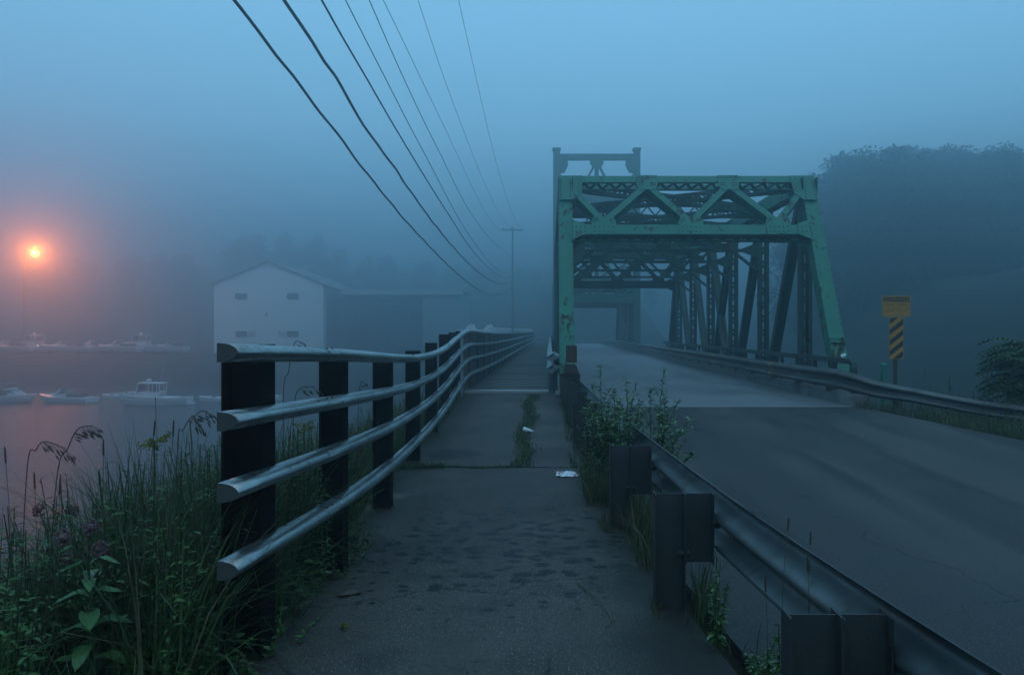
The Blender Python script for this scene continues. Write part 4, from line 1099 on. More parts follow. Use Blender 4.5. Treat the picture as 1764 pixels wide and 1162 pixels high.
# boats laid up on the far bank
names = ['leftmost pale boat stored ashore at the foot of the lamp pole', 'pale boat with a small cabin ashore just right of the lamp pole', 'long pale boat ashore, third from the left in the stored row', 'low pale boat ashore in the middle of the stored row', 'pale boat with a windshield ashore right of the middle of the stored row', 'pale cabin boat ashore, second from the right of the stored row', 'rightmost pale boat of the stored row, near the white boathouse']
for i, (x, yb, L, kind) in enumerate(((12, 604, 6.2, 0), (62, 603, 4.6, 1), (112, 608, 6.4, 0), (160, 607, 5.4, 0), (205, 606, 5.6, 0), (247, 607, 5.4, 1), (296, 604, 4.4, 0))):
    p = px(x, yb, 96.5 + (i % 2) * 1.4)
    c = thing('stored_boat', names[i] , 'boat', (p.x, p.y, -2.45), (.1, -.15, .05, .2, -.1, .12, -.2)[i], 'boats laid up on the far bank')
    (cruiser if kind else runabout)(c, L)
    for sx_ in (-L * .25, L * .25):
        mb = MB(); mb.box(sx_ - .1, sx_ + .1, -.6, .6, -.75, -.2); bpart('boat_stand', mb, M['wood'], c)
for i, (x, lab) in enumerate(((812, 'faint pale boat far off, just left of the mist over the railing'), (843, 'faint pale boat far off beyond the high bend of the railing'), (879, 'faint long pale boat far off above the railing near the bridge'))):
    p = px(x, 570 if i < 2 else 567, 88); c = thing('distant_boat', lab, 'boat', (p.x, p.y, p.z - .5), .1 * i, 'faint boats beyond the railing'); bpart('hull', hull(3.6 if i < 2 else 5, 1.6, .7, .5), M['white'], c)
    if i < 2:
        mb = MB(); mb.poly([(-.8, -.4, .6), (.6, -.5, .6), (.3, -.4, 1.3), (-.2, -.4, 1.3)], (0, .9, 0)); bpart('cabin', mb, M['white'], c)
# the quay under the faint boats
# ------------------------------------------------------------------ street lamp
LD = 98.0; lp = px(60, 436, LD); bp = px(42, 600, LD)
SL = thing('street_lamp', 'tall street lamp glowing orange in the mist above the stored boats', 'street lamp', (bp.x, LD, -3))
mb = MB(); mb.tube([(bp.x, LD, -3.2), (bp.x, LD, lp.z - .3)], [.13, .08], 8); part('lamp_post', mb, M['galv'], SL)
mb = MB(); mb.tube(cat([(bp.x, LD, lp.z - .4), (bp.x + .3, LD, lp.z + .6), (lp.x - .1, LD, lp.z + .85)], 5), .05, 6); part('lamp_arm', mb, M['galv'], SL)
mb = MB(); mb.ball((lp.x, LD, lp.z + .78), .30, 1.0, 1.0, .4); part('lamp_head', mb, M['galv'], SL, True)
mb = MB(); mb.ball((lp.x, LD, lp.z), .50, 1, 1, 1, n=18, k=12); part('lamp_lens', mb, emit('sodium_glow', (1.0, .42, .10), 6.0), SL, True)
pl = bpy.data.lights.new('lamp_light', 'POINT'); pl.energy = LAMP_W = 10500; pl.color = (1.0, .19, .03); pl.shadow_soft_size = .15
plo = bpy.data.objects.new('lamp_light', pl); sc.collection.objects.link(plo); plo.location = Vector((lp.x + .45, LD - .62, lp.z)) - SL.location; plo.parent = SL
p = px(65, 595, 95); mb = MB(); mb.ball(p, .07, 1, 1, 1); mb.tube([p, (p.x, p.y, -3.1)], .02, 6, m=1)
single('marker_light', mb, (emit('marker_glow', (1, .6, .4), 5), M['wood']), 'tiny pinkish light on a stake among the stored boats', 'light', base=(p.x, p.y, -3))
# ------------------------------------------------------------------ vegetation
npr = np.random.default_rng(11)
class Leaves:
    """fast collector of curved blades and leaves, by material index"""
    def __init__(s): s.V = []; s.F = []; s.Mi = []; s.n = 0
    def blades(s, base, hgt, ang, lean, width, mi, seg=4, curl=.5):
        base = np.asarray(base, float); N = len(base); t = np.linspace(0, 1, seg + 1)
        ang = np.asarray(ang); d = np.stack([np.cos(ang), np.sin(ang), np.zeros(N)], 1); tw = ang + npr.uniform(-1.2, 1.2, N) + math.pi / 2
        sd = np.stack([np.cos(tw), np.sin(tw), np.zeros(N)], 1)
        hor = (lean[:, None] * (t[None, :] ** 2))            # horizontal displacement factor
        ver = t[None, :] - curl * (lean[:, None] ** 2) * (t[None, :] ** 3)
        c = base[:, None, :] + hgt[:, None, None] * (d[:, None, :] * hor[:, :, None] + np.array([0, 0, 1.0])[None, None, :] * ver[:, :, None])
        wv = width[:, None] * (1 - t[None, :] ** 1.5) * .5 + .0004
        L = c - sd[:, None, :] * wv[:, :, None]; R = c + sd[:, None, :] * wv[:, :, None]
        P = np.stack([L, R], 2).reshape(N, -1, 3)
        k = 2 * (seg + 1); s.V.append(P.reshape(-1, 3))
        f = np.array([[2 * i, 2 * i + 1, 2 * i + 3, 2 * i + 2] for i in range(seg)])
        s.F.append((f[None] + (np.arange(N) * k)[:, None, None]).reshape(-1, 4) + s.n); s.n += N * k
        s.Mi.append(np.repeat(np.broadcast_to(np.asarray(mi), (N,)), seg))
    def leaves(s, pos, dirs, length, width, mi, droop=.35, fold=.25):
        pos = np.asarray(pos, float); dirs = np.asarray(dirs, float); N = len(pos)
        dirs = dirs / np.linalg.norm(dirs, axis=1)[:, None]
        up = np.array([0, 0, 1.0]) + npr.normal(0, .35, (N, 3)); sd = np.cross(dirs, up); sd /= np.linalg.norm(sd, axis=1)[:, None] + 1e-9
        nr = np.cross(sd, dirs)
        ts = np.array([0, .33, .68, 1.0]); ws = np.array([.08, 1, .75, .02])
        L = length[:, None, None]; W = width[:, None, None]
        c = pos[:, None, :] + dirs[:, None, :] * L * ts[None, :, None] - np.array([0, 0, 1.0])[None, None, :] * L * droop * (ts ** 2)[None, :, None]
        A = c - sd[:, None, :] * W * ws[None, :, None] * .5 + nr[:, None, :] * W * fold * ws[None, :, None]
        B = c + sd[:, None, :] * W * ws[None, :, None] * .5 + nr[:, None, :] * W * fold * ws[None, :, None]
        P = np.stack([A, c, B], 2).reshape(N, 12, 3); s.V.append(P.reshape(-1, 3))
        f = []
        for i in range(3): f += [[3 * i, 3 * i + 1, 3 * i + 4, 3 * i + 3], [3 * i + 1, 3 * i + 2, 3 * i + 5, 3 * i + 4]]
        f = np.array(f); s.F.append((f[None] + (np.arange(N) * 12)[:, None, None]).reshape(-1, 4) + s.n); s.n += N * 12
        s.Mi.append(np.repeat(np.broadcast_to(np.asarray(mi), (N,)), 6))
    def mesh(s, name, mats, off=(0, 0, 0)):
        v = np.concatenate(s.V) - np.array(off); f = np.concatenate(s.F); m = np.concatenate(s.Mi).astype(np.int32)
        me = bpy.data.meshes.new(name); me.vertices.add(len(v)); me.vertices.foreach_set('co', v.astype(np.float32).ravel())
        me.loops.add(f.size); me.loops.foreach_set('vertex_index', f.astype(np.int32).ravel())
        me.polygons.add(len(f)); me.polygons.foreach_set('loop_start', (np.arange(len(f)) * 4).astype(np.int32)); 
        for q in mats: me.materials.append(q)
        me.polygons.foreach_set('material_index', m); me.update(calc_edges=True); me.validate(); return me
def scatter(xa, xb, ya, yb, n, dens=None):
    out = []
    while len(out) < n:
        x, y = npr.uniform(xa, xb), npr.uniform(ya, yb)
        if dens and npr.uniform() > dens(x, y): continue
        out.append((x, y, ground_z(x, y) - .02))
    return np.array(out)
GM = [M['grass'], M['grass_blue'], M['straw'], M['leaf'], M['leaf_pale'], M['stem'], M['seed'], M['yellow']]
lv = Leaves()
def hfac(y): return lerp([(0, .80), (3, 1.08), (5, 1.06), (7.5, .86), (10, .70), (14, .55)], y)
def clear_mw(x, y):
    q = 948 + 1300 * x / y
    return 0 if (y < 3.42 and 45 < q < 235) else 1
def patch(lv, n, xa, xb, ya, yb, h0, h1, w0, w1, lean, dens=None, mix_=(.6, .3, .1), hf=True):
    b = scatter(xa, xb, ya, yb, n, dens); N = len(b)
    clump = np.array([mnoise.noise(Vector((p[0] * 1.7, p[1] * 1.7, 2))) for p in b])
    h = npr.uniform(h0, h1, N) * (1 + .45 * clump)
    if hf: h *= np.array([hfac(p[1]) for p in b])
    lv.blades(b, h, npr.uniform(0, 6.28, N), np.abs(npr.normal(0, lean, N)) + .05, npr.uniform(w0, w1, N), npr.choice(3, N, p=mix_))
left = lambda x, y: (1 if x < -1.64 else 0)
patch(lv, 11500, -4.6, -1.60, 2.9, 5.6, .5, 1.05, .007, .016, .5, lambda x, y: clear_mw(x, y) if x < (-1.66 if y < 3.2 else -1.62) else 0)
patch(lv, 1500, -2.6, -1.66, 3.6, 6.5, .7, 1.1, .008, .018, .45, lambda x, y: clear_mw(x, y))
patch(lv, 9000, -4.6, -1.66, 2.4, 6.5, .2, .6, .005, .011, .6)
patch(lv, 11000, -5.0, -1.66, 5.4, 10.5, .5, 1.05, .005, .012, .4, lambda x, y: 1 if x < walk_l(y) - .02 else 0)
patch(lv, 8000, -5.0, -1.80, 10, 15.8, .5, 1.1, .006, .013, .45, lambda x, y: 1 if x < walk_l(y) + .02 else 0)
patch(lv, 4500, -9, -4.5, 2, 15, .4, .9, .008, .016, .45)
# edge fringe creeping over the walk
patch(lv, 3500, -2.0, -1.45, 3.2, 15.8, .06, .24, .003, .007, .9, lambda x, y: math.exp(-max(0, x - walk_l(y)) * 9) * (.25 if 6.2 < y < 7.7 else 1), hf=False, mix_=(.65, .15, .2))
# leafy weeds among the grass: stems with many leaves
def weed(lv, base, h, n, ll, lw, mi, lean=(0, 0), spread=.9, droop=.35, stem=.003, r=None):
    base = np.array(base, float); t = np.sort(npr.uniform(.12, 1, n)); top = base + np.array([lean[0], lean[1], h])
    cur = base[None] + (top - base)[None] * t[:, None]; cur[:, :2] += (t ** 2)[:, None] * np.array(lean)[None] * .3
    a = np.arange(n) * 2.4 + npr.uniform(0, .6, n); el = npr.uniform(.1, .7, n)
    d = np.stack([np.cos(a) * spread, np.sin(a) * spread, el], 1)
    ln = ll * (1.15 - .65 * t) * npr.uniform(.75, 1.2, n)
    lv.leaves(cur, d, ln, ln * lw, np.full(n, mi), droop)
    tt = np.linspace(0, 1, 5); P = base[None] + (top - base)[None] * tt[:, None]; P[:, :2] += (tt ** 2)[:, None] * np.array(lean)[None] * .3
    for k in range(2):
        sd = np.array([1, 0, 0]) if k == 0 else np.array([0, 1, 0])
        A = P - sd * stem; B = P + sd * stem; lv.V.append(np.stack([A, B], 1).reshape(-1, 3))
        lv.F.append(np.array([[2 * i, 2 * i + 1, 2 * i + 3, 2 * i + 2] for i in range(4)]) + lv.n); lv.n += 10; lv.Mi.append(np.full(4, 5))
def weeds(lv, pts, h0, h1, n, ll, lw, mis, **k):
    for p in pts: weed(lv, p, npr.uniform(h0, h1) * (hfac(p[1]) if p[0] < 0 else 1), n, ll, lw, npr.choice(mis), lean=(npr.normal(0, .08), npr.normal(0, .08)), **k)
weeds(lv, scatter(-3.6, -1.66, 2.9, 6.5, 480, clear_mw), .6, 1.12, 38, .10, .20, [3, 3, 1])
weeds(lv, scatter(-3.0, -1.64, 2.7, 6.5, 360, clear_mw), .25, .85, 34, .075, .36, [3, 3, 3, 0])
weeds(lv, scatter(-3.6, -1.70, 6.0, 15.5, 380, lambda x, y: 1 if x < walk_l(y) else 0), .6, 1.15, 26, .09, .25, [3, 2, 2])
weeds(lv, scatter(-2.05, -1.62, 4.0, 6.3, 55), .12, .40, 20, .05, .40, [3, 3, 3, 1])
weeds(lv, [(x, y, walk_z(y) - .01) for x, y in [(npr.uniform(-1.78, -1.34), npr.uniform(3.4, 6.0)) for _ in range(75)]], .05, .20, 18, .045, .42, [3, 1], droop=.1)
weeds(lv, scatter(-3.2, -1.62, 2.7, 5.0, 170, clear_mw), .18, .55, 22, .11, .45, [3, 3, 0])
weeds(lv, scatter(-2.3, -1.60, 3.3, 6.5, 110), .3, .8, 30, .085, .34, [3, 3, 1])
me = lv.mesh('bank_vegetation', GM); put('bank_vegetation', me, kind='stuff')
print('bank faces', len(me.polygons))

# moss and grass growing in the cracks of the walk
lv = Leaves()
def onwalk(n, fx, fy):
    o = []
    for _ in range(n):
        y = fy(); x = fx(y); o.append((x, y, walk_z(y) - .004))
    return np.array(o)
def strip_x(y): return -.37 + .05 * math.sin(y * 2.1) + npr.normal(0, .045 + .025 * math.sin(y * 3.3) ** 2)
b = onwalk(3800, strip_x, lambda: npr.uniform(8.95, 15.6)); N = len(b)
lv.blades(b, npr.uniform(.03, .10, N), npr.uniform(0, 6.28, N), npr.uniform(.3, 1.1, N), npr.uniform(.006, .012, N), npr.choice([0, 1], N), 2)
b = onwalk(1300, lambda y: npr.uniform(-1.78, -.35), lambda: 0); 
b[:, 1] = 8.98 + .10 * (b[:, 0] + .4) ** 2 * 0 + npr.normal(0, .022, len(b)) + .12 * np.clip(b[:, 0] + 1.2, -1, 0) * -1 * -1 + .02 * np.sin(b[:, 0] * 9)
b[:, 2] = [walk_z(y) - .004 for y in b[:, 1]]
lv.blades(b, npr.uniform(.01, .035, len(b)) * (1 + 2 * (b[:, 0] < -1.25)), npr.uniform(0, 6.28, len(b)), npr.uniform(.3, 1.1, len(b)), npr.uniform(.006, .012, len(b)), npr.choice([0, 1], len(b)), 2)
me = lv.mesh('crack_grass', GM); put('crack_grass', me, kind='stuff')
mb = MB(); pts = [(-1.8 + .1 * i, 8.97 + .02 * math.sin(i * .9) + .012 * math.sin(i * 2.3), walk_z(9) + .003) for i in range(23)]
mb.sweep(pts, [(-.006, -.004), (-.006, .0015), (.006, .0015), (.006, -.004)]); put('pavement_crack', mb.mesh('pavement_crack', plain('crack_dark', (.008, .009, .007), .95, .2)), kind='structure')

# weeds along the guardrail and on the right verge
lv = Leaves()
def gpatch(n, xa, xb, ya, yb, h0, h1, lean=.4, mix_=(.5, .2, .3), w=(.004, .010), z=None, cx=None):
    b = []
    for _ in range(n):
        y = npr.uniform(ya, yb); x = (cx(y) + npr.normal(0, .06)) if cx else npr.uniform(xa, xb); b.append((x, y, (z if z is not None else max(ground_z(x, y), walk_z(y) - .04)) - .01))
    b = np.array(b); lv.blades(b, npr.uniform(h0, h1, n), npr.uniform(0, 6.28, n), np.abs(npr.normal(0, lean, n)) + .05, npr.uniform(w[0], w[1], n), npr.choice(3, n, p=mix_))
gpatch(620, .34, .62, 7.1, 8.6, .22, .55)
gpatch(260, 0, 0, 3.9, 7.0, .03, .12, cx=lambda y: walk_r(y) - .02, mix_=(.5, .1, .4))
gpatch(420, 0, 0, 6.0, 9.0, .04, .22, cx=lambda y: walk_l(y) + .06, mix_=(.6, .1, .3))
gpatch(500, 0, 0, 9.0, 15.5, .06, .34, cx=lambda y: walk_l(y) + .12, mix_=(.6, .1, .3))
gpatch(420, .45, .80, 8.4, 11.5, .2, .5)
gpatch(300, .22, .42, 10.5, 15.0, .15, .45, mix_=(.6, .3, .1))
gpatch(520, .62, .86, 5.2, 7.0, .18, .5, mix_=(.35, .15, .5))
gpatch(90, .88, 1.0, 4.35, 4.75, .12, .42)
gpatch(60, .60, .66, 4.35, 4.6, .05, .14)
gpatch(70, .40, .52, 6.2, 6.5, .05, .22)
gpatch(110, 1.0, 1.15, 2.9, 3.9, .05, .22)
weeds(lv, [(npr.uniform(.30, .55), npr.uniform(7.3, 8.4), -1.66) for _ in range(18)], .2, .62, 26, .055, .3, [3, 4])
weeds(lv, [(npr.uniform(.5, .8), npr.uniform(7.2, 10.5), -1.68) for _ in range(26)], .4, .8, 28, .06, .28, [3, 3, 4])
def verge(n, h0, h1, d0, d1, w=(.008, .02), mix_=(.7, .1, .2)):
    b = []
    for _ in range(n):
        y = npr.uniform(5, 15.2); x = road_r(y) + .05 + npr.uniform(d0, d1); b.append((x, y, ground_z(x, y) - .01 if x - road_r(y) > .3 else road_z(x, y) - .06))
    b = np.array(b); lv.blades(b, npr.uniform(h0, h1, n), npr.uniform(0, 6.28, n), np.abs(npr.normal(0, .5, n)), npr.uniform(w[0], w[1], n), npr.choice(3, n, p=mix_))
verge(7000, .12, .38, 0, 1.4)
verge(5500, .25, .75, 1.2, 4.5)
vp = []
for _ in range(260):
    y = npr.uniform(9, 18); x = max(road_r(min(y, 15)), 6.7) + npr.uniform(1.1, 5); vp.append((x, y, ground_z(x, y)))
weeds(lv, vp, .4, 1.05, 24, .10, .3, [3, 3, 1, 2])
vp = []
for _ in range(170):
    y = npr.uniform(8, 15.1); x = road_r(y) + npr.uniform(.2, 1.0); vp.append((x, y, ground_z(x, y)))
weeds(lv, vp, .15, .42, 18, .07, .4, [3, 3, 0])
me = lv.mesh('verge_grass', GM); put('verge_grass', me, kind='stuff')

# --- individual plants
def blade_obj(name, lv_, label, cat_, base, group=None, parent=None):
    me = lv_.mesh(name, GM, base if parent is None else wloc(parent))
    o = put(name, me, parent, loc=base if parent is None else (0, 0, 0))
    if parent is None: tag(o, label, cat_, group)
    return o
def big_leaf(base, d, L, W, droop, mat, parent, seed=0):
    """a broad leaf with a midrib fold and a curved tip"""
    base, d = Vector(base), Vector(d).normalized(); sd = d.cross(Vector((0, 0, 1))).normalized(); nr = sd.cross(d)
    mb = MB(); K = 7; r = random.Random(seed); wv = r.uniform(0, 6)
    for i in range(K):
        t = i / (K - 1); w_ = W * (math.sin(math.pi * min(1, t * .92 + .06)) ** .75) * (1 if t < 1 else 0)
        c = base + d * L * t - Vector((0, 0, 1)) * droop * L * t * t
        for q, f in ((-1, 1), (-.5, .35), (0, 0), (.5, .35), (1, 1)):
            mb.v.append(tuple(c + sd * q * w_ * .5 + nr * (f * w_ * .22 + .006 * math.sin(wv + t * 9) * abs(q))))
    for i in range(K - 1):
        for q in range(4): mb.f.append((i * 5 + q, i * 5 + q + 1, (i + 1) * 5 + q + 1, (i + 1) * 5 + q)); mb.m.append(0)
    return part('leaf', mb, mat, parent, True)
lm = NT('milkweed_leaf'); nv = lm.noise(9, 4)
lm.col(lm.mix(lm.step(nv, .3, .7), (.035, .105, .028), (.075, .17, .05))).rough(.42); M['mleaf'] = lm.m
def milkweed(base, top, label, leaves, seed, fl):
    r = random.Random(seed); base, top = Vector(base), Vector(top)
    T = thing('milkweed_plant', label, 'milkweed', base)
    mb = MB(); st = cat([base, base.lerp(top, .5) + Vector((.012, 0, 0)), top], 6); mb.tube(st, .006, 6); part('stem', mb, M['stem'], T, True)
    for i in range(leaves):
        t = .08 + .92 * (i // 2) / (leaves / 2); a = (i // 2) * math.pi / 2 + (math.pi if i % 2 else 0) + r.uniform(-.35, .35) + .25
        p = base.lerp(top, t); L = (.215 - .085 * t) * r.uniform(.85, 1.15)
        big_leaf(p, (math.cos(a), math.sin(a), r.uniform(.1, .55)), L, L * r.uniform(.40, .52), r.uniform(.25, .6), M['mleaf'], T, seed + i)
    for q, (dx, dy, dz, R) in enumerate(fl):
        c = top + Vector((dx, dy, dz)); mb = MB(); mb.ball(c, R * .55, n=8, k=5)
        for k in range(46):
            u = Vector((r.gauss(0, 1), r.gauss(0, 1), r.gauss(0, 1) + .1)).normalized(); s_ = .0065 * r.uniform(.7, 1.2)
            mb.ball(c + u * R * r.uniform(.8, 1.08), s_, 1, 1, .9, n=5, k=3)
        fo = part('flower_cluster', mb, M['flower'], T)
        mb = MB(); mb.tube([top - Vector((0, 0, .06)), c], .003, 5); part('flower_stalk', mb, M['stem'], T)
milkweed((-1.99, 3.28, -1.93), (-1.975, 3.22, -.92), 'milkweed with three pinkish flower clusters and broad leaves in the left foreground', 26, 3, [(.025, -.02, .085, .036), (-.085, -.03, .045, .038), (.07, -.03, .0, .032), (-.09, .0, -.05, .024)])
milkweed((-2.62, 3.95, -2.05), (-2.60, 3.9, -.98), 'smaller milkweed with dull purple flowers at the left picture edge behind the tall grass', 16, 9, [(-.03, -.02, .06, .03), (.13, .0, .05, .03)])
milkweed((-1.80, 3.15, -1.9), (-1.82, 3.10, -1.42), 'low flowerless milkweed with broad leaves just right of the pink flowered one', 10, 21, [])

def panicle(base, pts, label, n=18, L=.028, group='flowering grass stalks over the river', rad=.0022, side=1):
    T = thing('grass_stalk', label, 'grass stalk', base, group=group)
    pth = cat([base] + pts, 6); mb = MB(); mb.tube(pth, rad, 5); part('stalk', mb, M['seed'], T)
    mb = MB(); m0 = int(len(pth) * .62)
    for i in range(n):
        q = m0 + (len(pth) - 1 - m0) * i / (n - 1); j = min(int(q), len(pth) - 2); p = pth[j].lerp(pth[j + 1], q - j)
        d = (pth[j + 1] - pth[j]).normalized(); o = Vector((rng.uniform(-.3, .9) * side, rng.uniform(-.5, .5), -rng.uniform(.3, 1))).normalized()
        e = p + (d * .5 + o) * rng.uniform(.02, .045)
        mb.tube([p, e], .0008, 3, caps=False)
        dd = (d * .7 + Vector((.2 * side, 0, -.9))).normalized() * L * rng.uniform(.8, 1.3)
        mb.tube([e, e + dd * .3, e + dd * .7, e + dd], [.0006, .0036, .0030, .0005], 5)
    part('seed_head', mb, M['seed'], T, kind='stuff')
def timothy(base, top, label, hl=.07, r=.0048, group='bottlebrush grass heads'):
    T = thing('timothy_grass', label, 'grass stalk', base, group=group); base, top = Vector(base), Vector(top)
    pth = cat([base, base.lerp(top, .6) + Vector((rng.uniform(-.02, .02), 0, 0)), top], 6); mb = MB(); mb.tube(pth, .0014, 5); part('stalk', mb, M['straw'], T)
    d = (pth[-1] - pth[-3]).normalized(); mb = MB(); mb.tube([top - d * hl * .1, top, top + d * hl * .5, top + d * hl * .9, top + d * hl], [.001, r, r * 1.05, r * .8, .001], 7); part('seed_head', mb, M['seed'], T)
def P3(x, y, d): return px(x, y, d)
def gbase(x, d): p = px(x, 0, d); return Vector((p.x, d, ground_z(p.x, d)))
panicle(gbase(70, 3.3), [P3(95, 850, 3.25), P3(118, 770, 3.2), P3(135, 738, 3.2), P3(160, 733, 3.2)], 'arching dark panicle grass over the orange reflection, right and taller of the pair', 20)
panicle(gbase(25, 3.3), [P3(45, 830, 3.3), P3(62, 775, 3.25), P3(78, 760, 3.2), P3(112, 772, 3.2)], 'arching dark panicle grass over the orange reflection, left and lower of the pair', 18)
panicle(gbase(352, 3.6), [P3(330, 770, 3.6), P3(328, 730, 3.5), P3(345, 708, 3.5), P3(358, 710, 3.5)], 'dark nodding grass panicle close to the left of the first railing post', 12)
panicle(gbase(300, 3.5), [P3(305, 790, 3.5), P3(316, 740, 3.4), P3(332, 716, 3.4), P3(338, 728, 3.4)], 'dark nodding grass panicle above the bank, second left of the railing post', 12)
panicle(gbase(506, 4.2), [P3(505, 760, 4.2), P3(508, 690, 4.2), P3(518, 668, 4.2), P3(542, 666, 4.2)], 'thin grass panicle seen between the top two rails', 9, group='thin grass stalks behind the railing')
panicle(gbase(494, 4.6), [P3(488, 700, 4.6), P3(497, 640, 4.6), P3(508, 590, 4.6), P3(520, 592, 4.6)], 'thin grass panicle poking above the top rail', 9, group='thin grass stalks behind the railing')
panicle(gbase(615, 6.0), [P3(617, 730, 6), P3(618, 680, 6), P3(621, 660, 6), P3(626, 656, 6)], 'thin grass panicle between the second and third railing posts', 7, group='thin grass stalks behind the railing')
for i, (x, y, b, lab, dx) in enumerate(((10, 768, 24, 'upright bottlebrush grass head at the far left over the water', -8), (265, 722, 222, 'bottlebrush grass head leaning right, highest of the bank grass', 30), (298, 722, 280, 'bottlebrush grass head in the goldenrod left of the railing', 12), (178, 755, 160, 'small bottlebrush grass head in the middle of the bank', 10), (103, 822, 90, 'bottlebrush grass head leaning right in front of the orange reflection', 20), (60, 812, 50, 'bottlebrush grass head low in front of the orange reflection', 12))):
    t0 = P3(x, y + 28, 3.3); timothy(gbase(b, 3.3), t0, lab, .07, .0038)
for i, (x, y, lab) in enumerate(((1357, 912, 'pale bottlebrush grass head standing over the guardrail, left of the two by the road'), (1396, 935, 'pale bottlebrush grass head standing over the guardrail, right of the two by the road'), (1392, 982, 'thin tilted grass head in front of the guardrail beam'), (1319, 1017, 'thin grass head under the guardrail beam in the foreground'))):
    d = 3.3 if i < 2 else 2.9; t0 = P3(x, y, d); b = Vector((t0.x + (-.02), d, -1.68)); timothy(b, t0, lab, .055, .0042, group='grass heads by the guardrail')
timothy(gbase(262, 3.9), P3(268, 690, 3.9), 'single thin upright grass stalk in front of the moored cabin cruiser', .02, .002)
# goldenrod
def goldenrod(base, top, label, seed):
    r = random.Random(seed); T = thing('goldenrod', label, 'wildflower', base); base, top = Vector(base), Vector(top)
    mb = MB(); mb.tube([base, top], .004, 5); part('stem', mb, M['stem'], T)
    small = (top - base).length < .2; l = Leaves(); n = 12 if small else 60; t = npr.uniform(.25, 1, n); p = np.array(base)[None] + (np.array(top) - np.array(base))[None] * t[:, None]; a = npr.uniform(0, 6.28, n)
    l.leaves(p, np.stack([np.cos(a), np.sin(a), npr.uniform(.2, .8, n)], 1), npr.uniform(.05, .09, n) * (.35 if small else 1), npr.uniform(.008, .014, n) * (.5 if small else 1), np.full(n, 3)); o = blade_obj('foliage', l, None, None, base, parent=T); o['kind'] = 'stuff'
    for k in range(7):
        a = k * 2.4; b = top - Vector((0, 0, .05 * r.random())); e = b + Vector((math.cos(a) * .075, math.sin(a) * .05, r.uniform(.0, .045))) * min(1, (top - base).length * 2.2 + .12)
        mb = MB(); 
        for q in range(14):
            c = b.lerp(e, .3 + .7 * q / 13) + Vector((r.gauss(0, .006), r.gauss(0, .006), r.gauss(0, .006))); mb.ball(c, .0035 if small else .0055, n=5, k=3)
        mb.tube([b, e], .0012, 4); part('flower_plume', mb, M['yellow'], T)
goldenrod(gbase(265, 3.6), P3(266, 758, 3.6), 'yellow flowered goldenrod standing out of the bank grass', 1)
goldenrod(gbase(525, 4.9), P3(524, 732, 4.9), 'greenish goldenrod tip behind the railing between the first two posts', 2)
goldenrod((-1.50, 4.45, -1.66), (-1.47, 4.40, -1.60), 'tiny yellow flowered weed creeping over the sidewalk edge, upper of two', 3)
goldenrod((-1.16, 4.2, -1.655), (-1.14, 4.18, -1.62), 'tiny yellow flowered weed out on the sidewalk, lower of two', 4)

# shrubby willow weeds at the guardrail
def shrub(base, tops, label, seed, leafn=80, L=.060):
    T = thing('weed_shrub', label, 'shrub', base); r = random.Random(seed); base = Vector(base)
    tops = list(tops) + [Vector(q) * 1.0 + Vector((r.uniform(-.09, .09), r.uniform(-.1, .1), -r.uniform(.12, .35))) for q in tops]
    for k, tp in enumerate(tops):
        b = base + Vector((r.uniform(-.05, .05), r.uniform(-.05, .05), 0)); tp = Vector(tp); mid = b.lerp(tp, .5) + Vector((r.uniform(-.05, .05), r.uniform(-.05, .05), .05))
        mb = MB(); pth = cat([b, mid, tp], 7); mb.tube(pth, [.006 - .0045 * i / (len(pth) - 1) for i in range(len(pth))], 5)
        l = Leaves(); ps, ds = [], []; tw = []
        for q in range(leafn):
            t = .28 + .72 * (q / leafn) ** .8; j = min(int(t * (len(pth) - 1)), len(pth) - 2); p = pth[j].lerp(pth[j + 1], t * (len(pth) - 1) - j)
            ps.append(tuple(p)); a = r.uniform(0, 6.28); ds.append((math.cos(a), math.sin(a), r.uniform(.2, 1.1)))
        for q in range(6):
            t = .35 + .5 * q / 6; j = min(int(t * (len(pth) - 1)), len(pth) - 2); p = pth[j]; a = r.uniform(0, 6.28); e = p + Vector((math.cos(a) * .16, math.sin(a) * .16, r.uniform(.08, .22)))
            mb.tube([p, p.lerp(e, .5) + Vector((0, 0, .01)), e], [.0025, .002, .001], 4)
            for s_ in range(14):
                ps.append(tuple(p.lerp(e, .25 + .75 * s_ / 13))); a2 = r.uniform(0, 6.28); ds.append((math.cos(a2), math.sin(a2), r.uniform(.1, 1)))
        part('stem', mb, M['stem'], T, True)
        n = len(ps); l.leaves(ps, ds, npr.uniform(L * .6, L * 1.2, n), npr.uniform(.011, .020, n), npr.choice([3, 3, 4, 4], n), .25)
        o = blade_obj('foliage', l, None, None, None, parent=T); o['kind'] = 'stuff'
shrub((.60, 7.75, -1.68), [P3(1035, 628, 7.8), P3(1012, 685, 7.6), P3(1058, 668, 7.9), P3(1022, 722, 7.4), P3(1045, 700, 7.7)], 'slender pale leaved shrub behind the guardrail, leftmost of three', 31)
shrub((.80, 7.6, -1.68), [P3(1078, 652, 7.6), P3(1096, 658, 7.8), P3(1066, 690, 7.3), P3(1104, 690, 7.6), P3(1088, 720, 7.2)], 'dense bushy shrub behind the guardrail, in the middle of three', 32, 56)
shrub((1.0, 7.3, -1.70), [P3(1144, 632, 7.3), P3(1168, 690, 7.3), P3(1120, 668, 7.4), P3(1190, 720, 7.1), P3(1150, 705, 7.2)], 'tall dark stemmed shrub on the road side of the guardrail, rightmost of three', 33, 70)
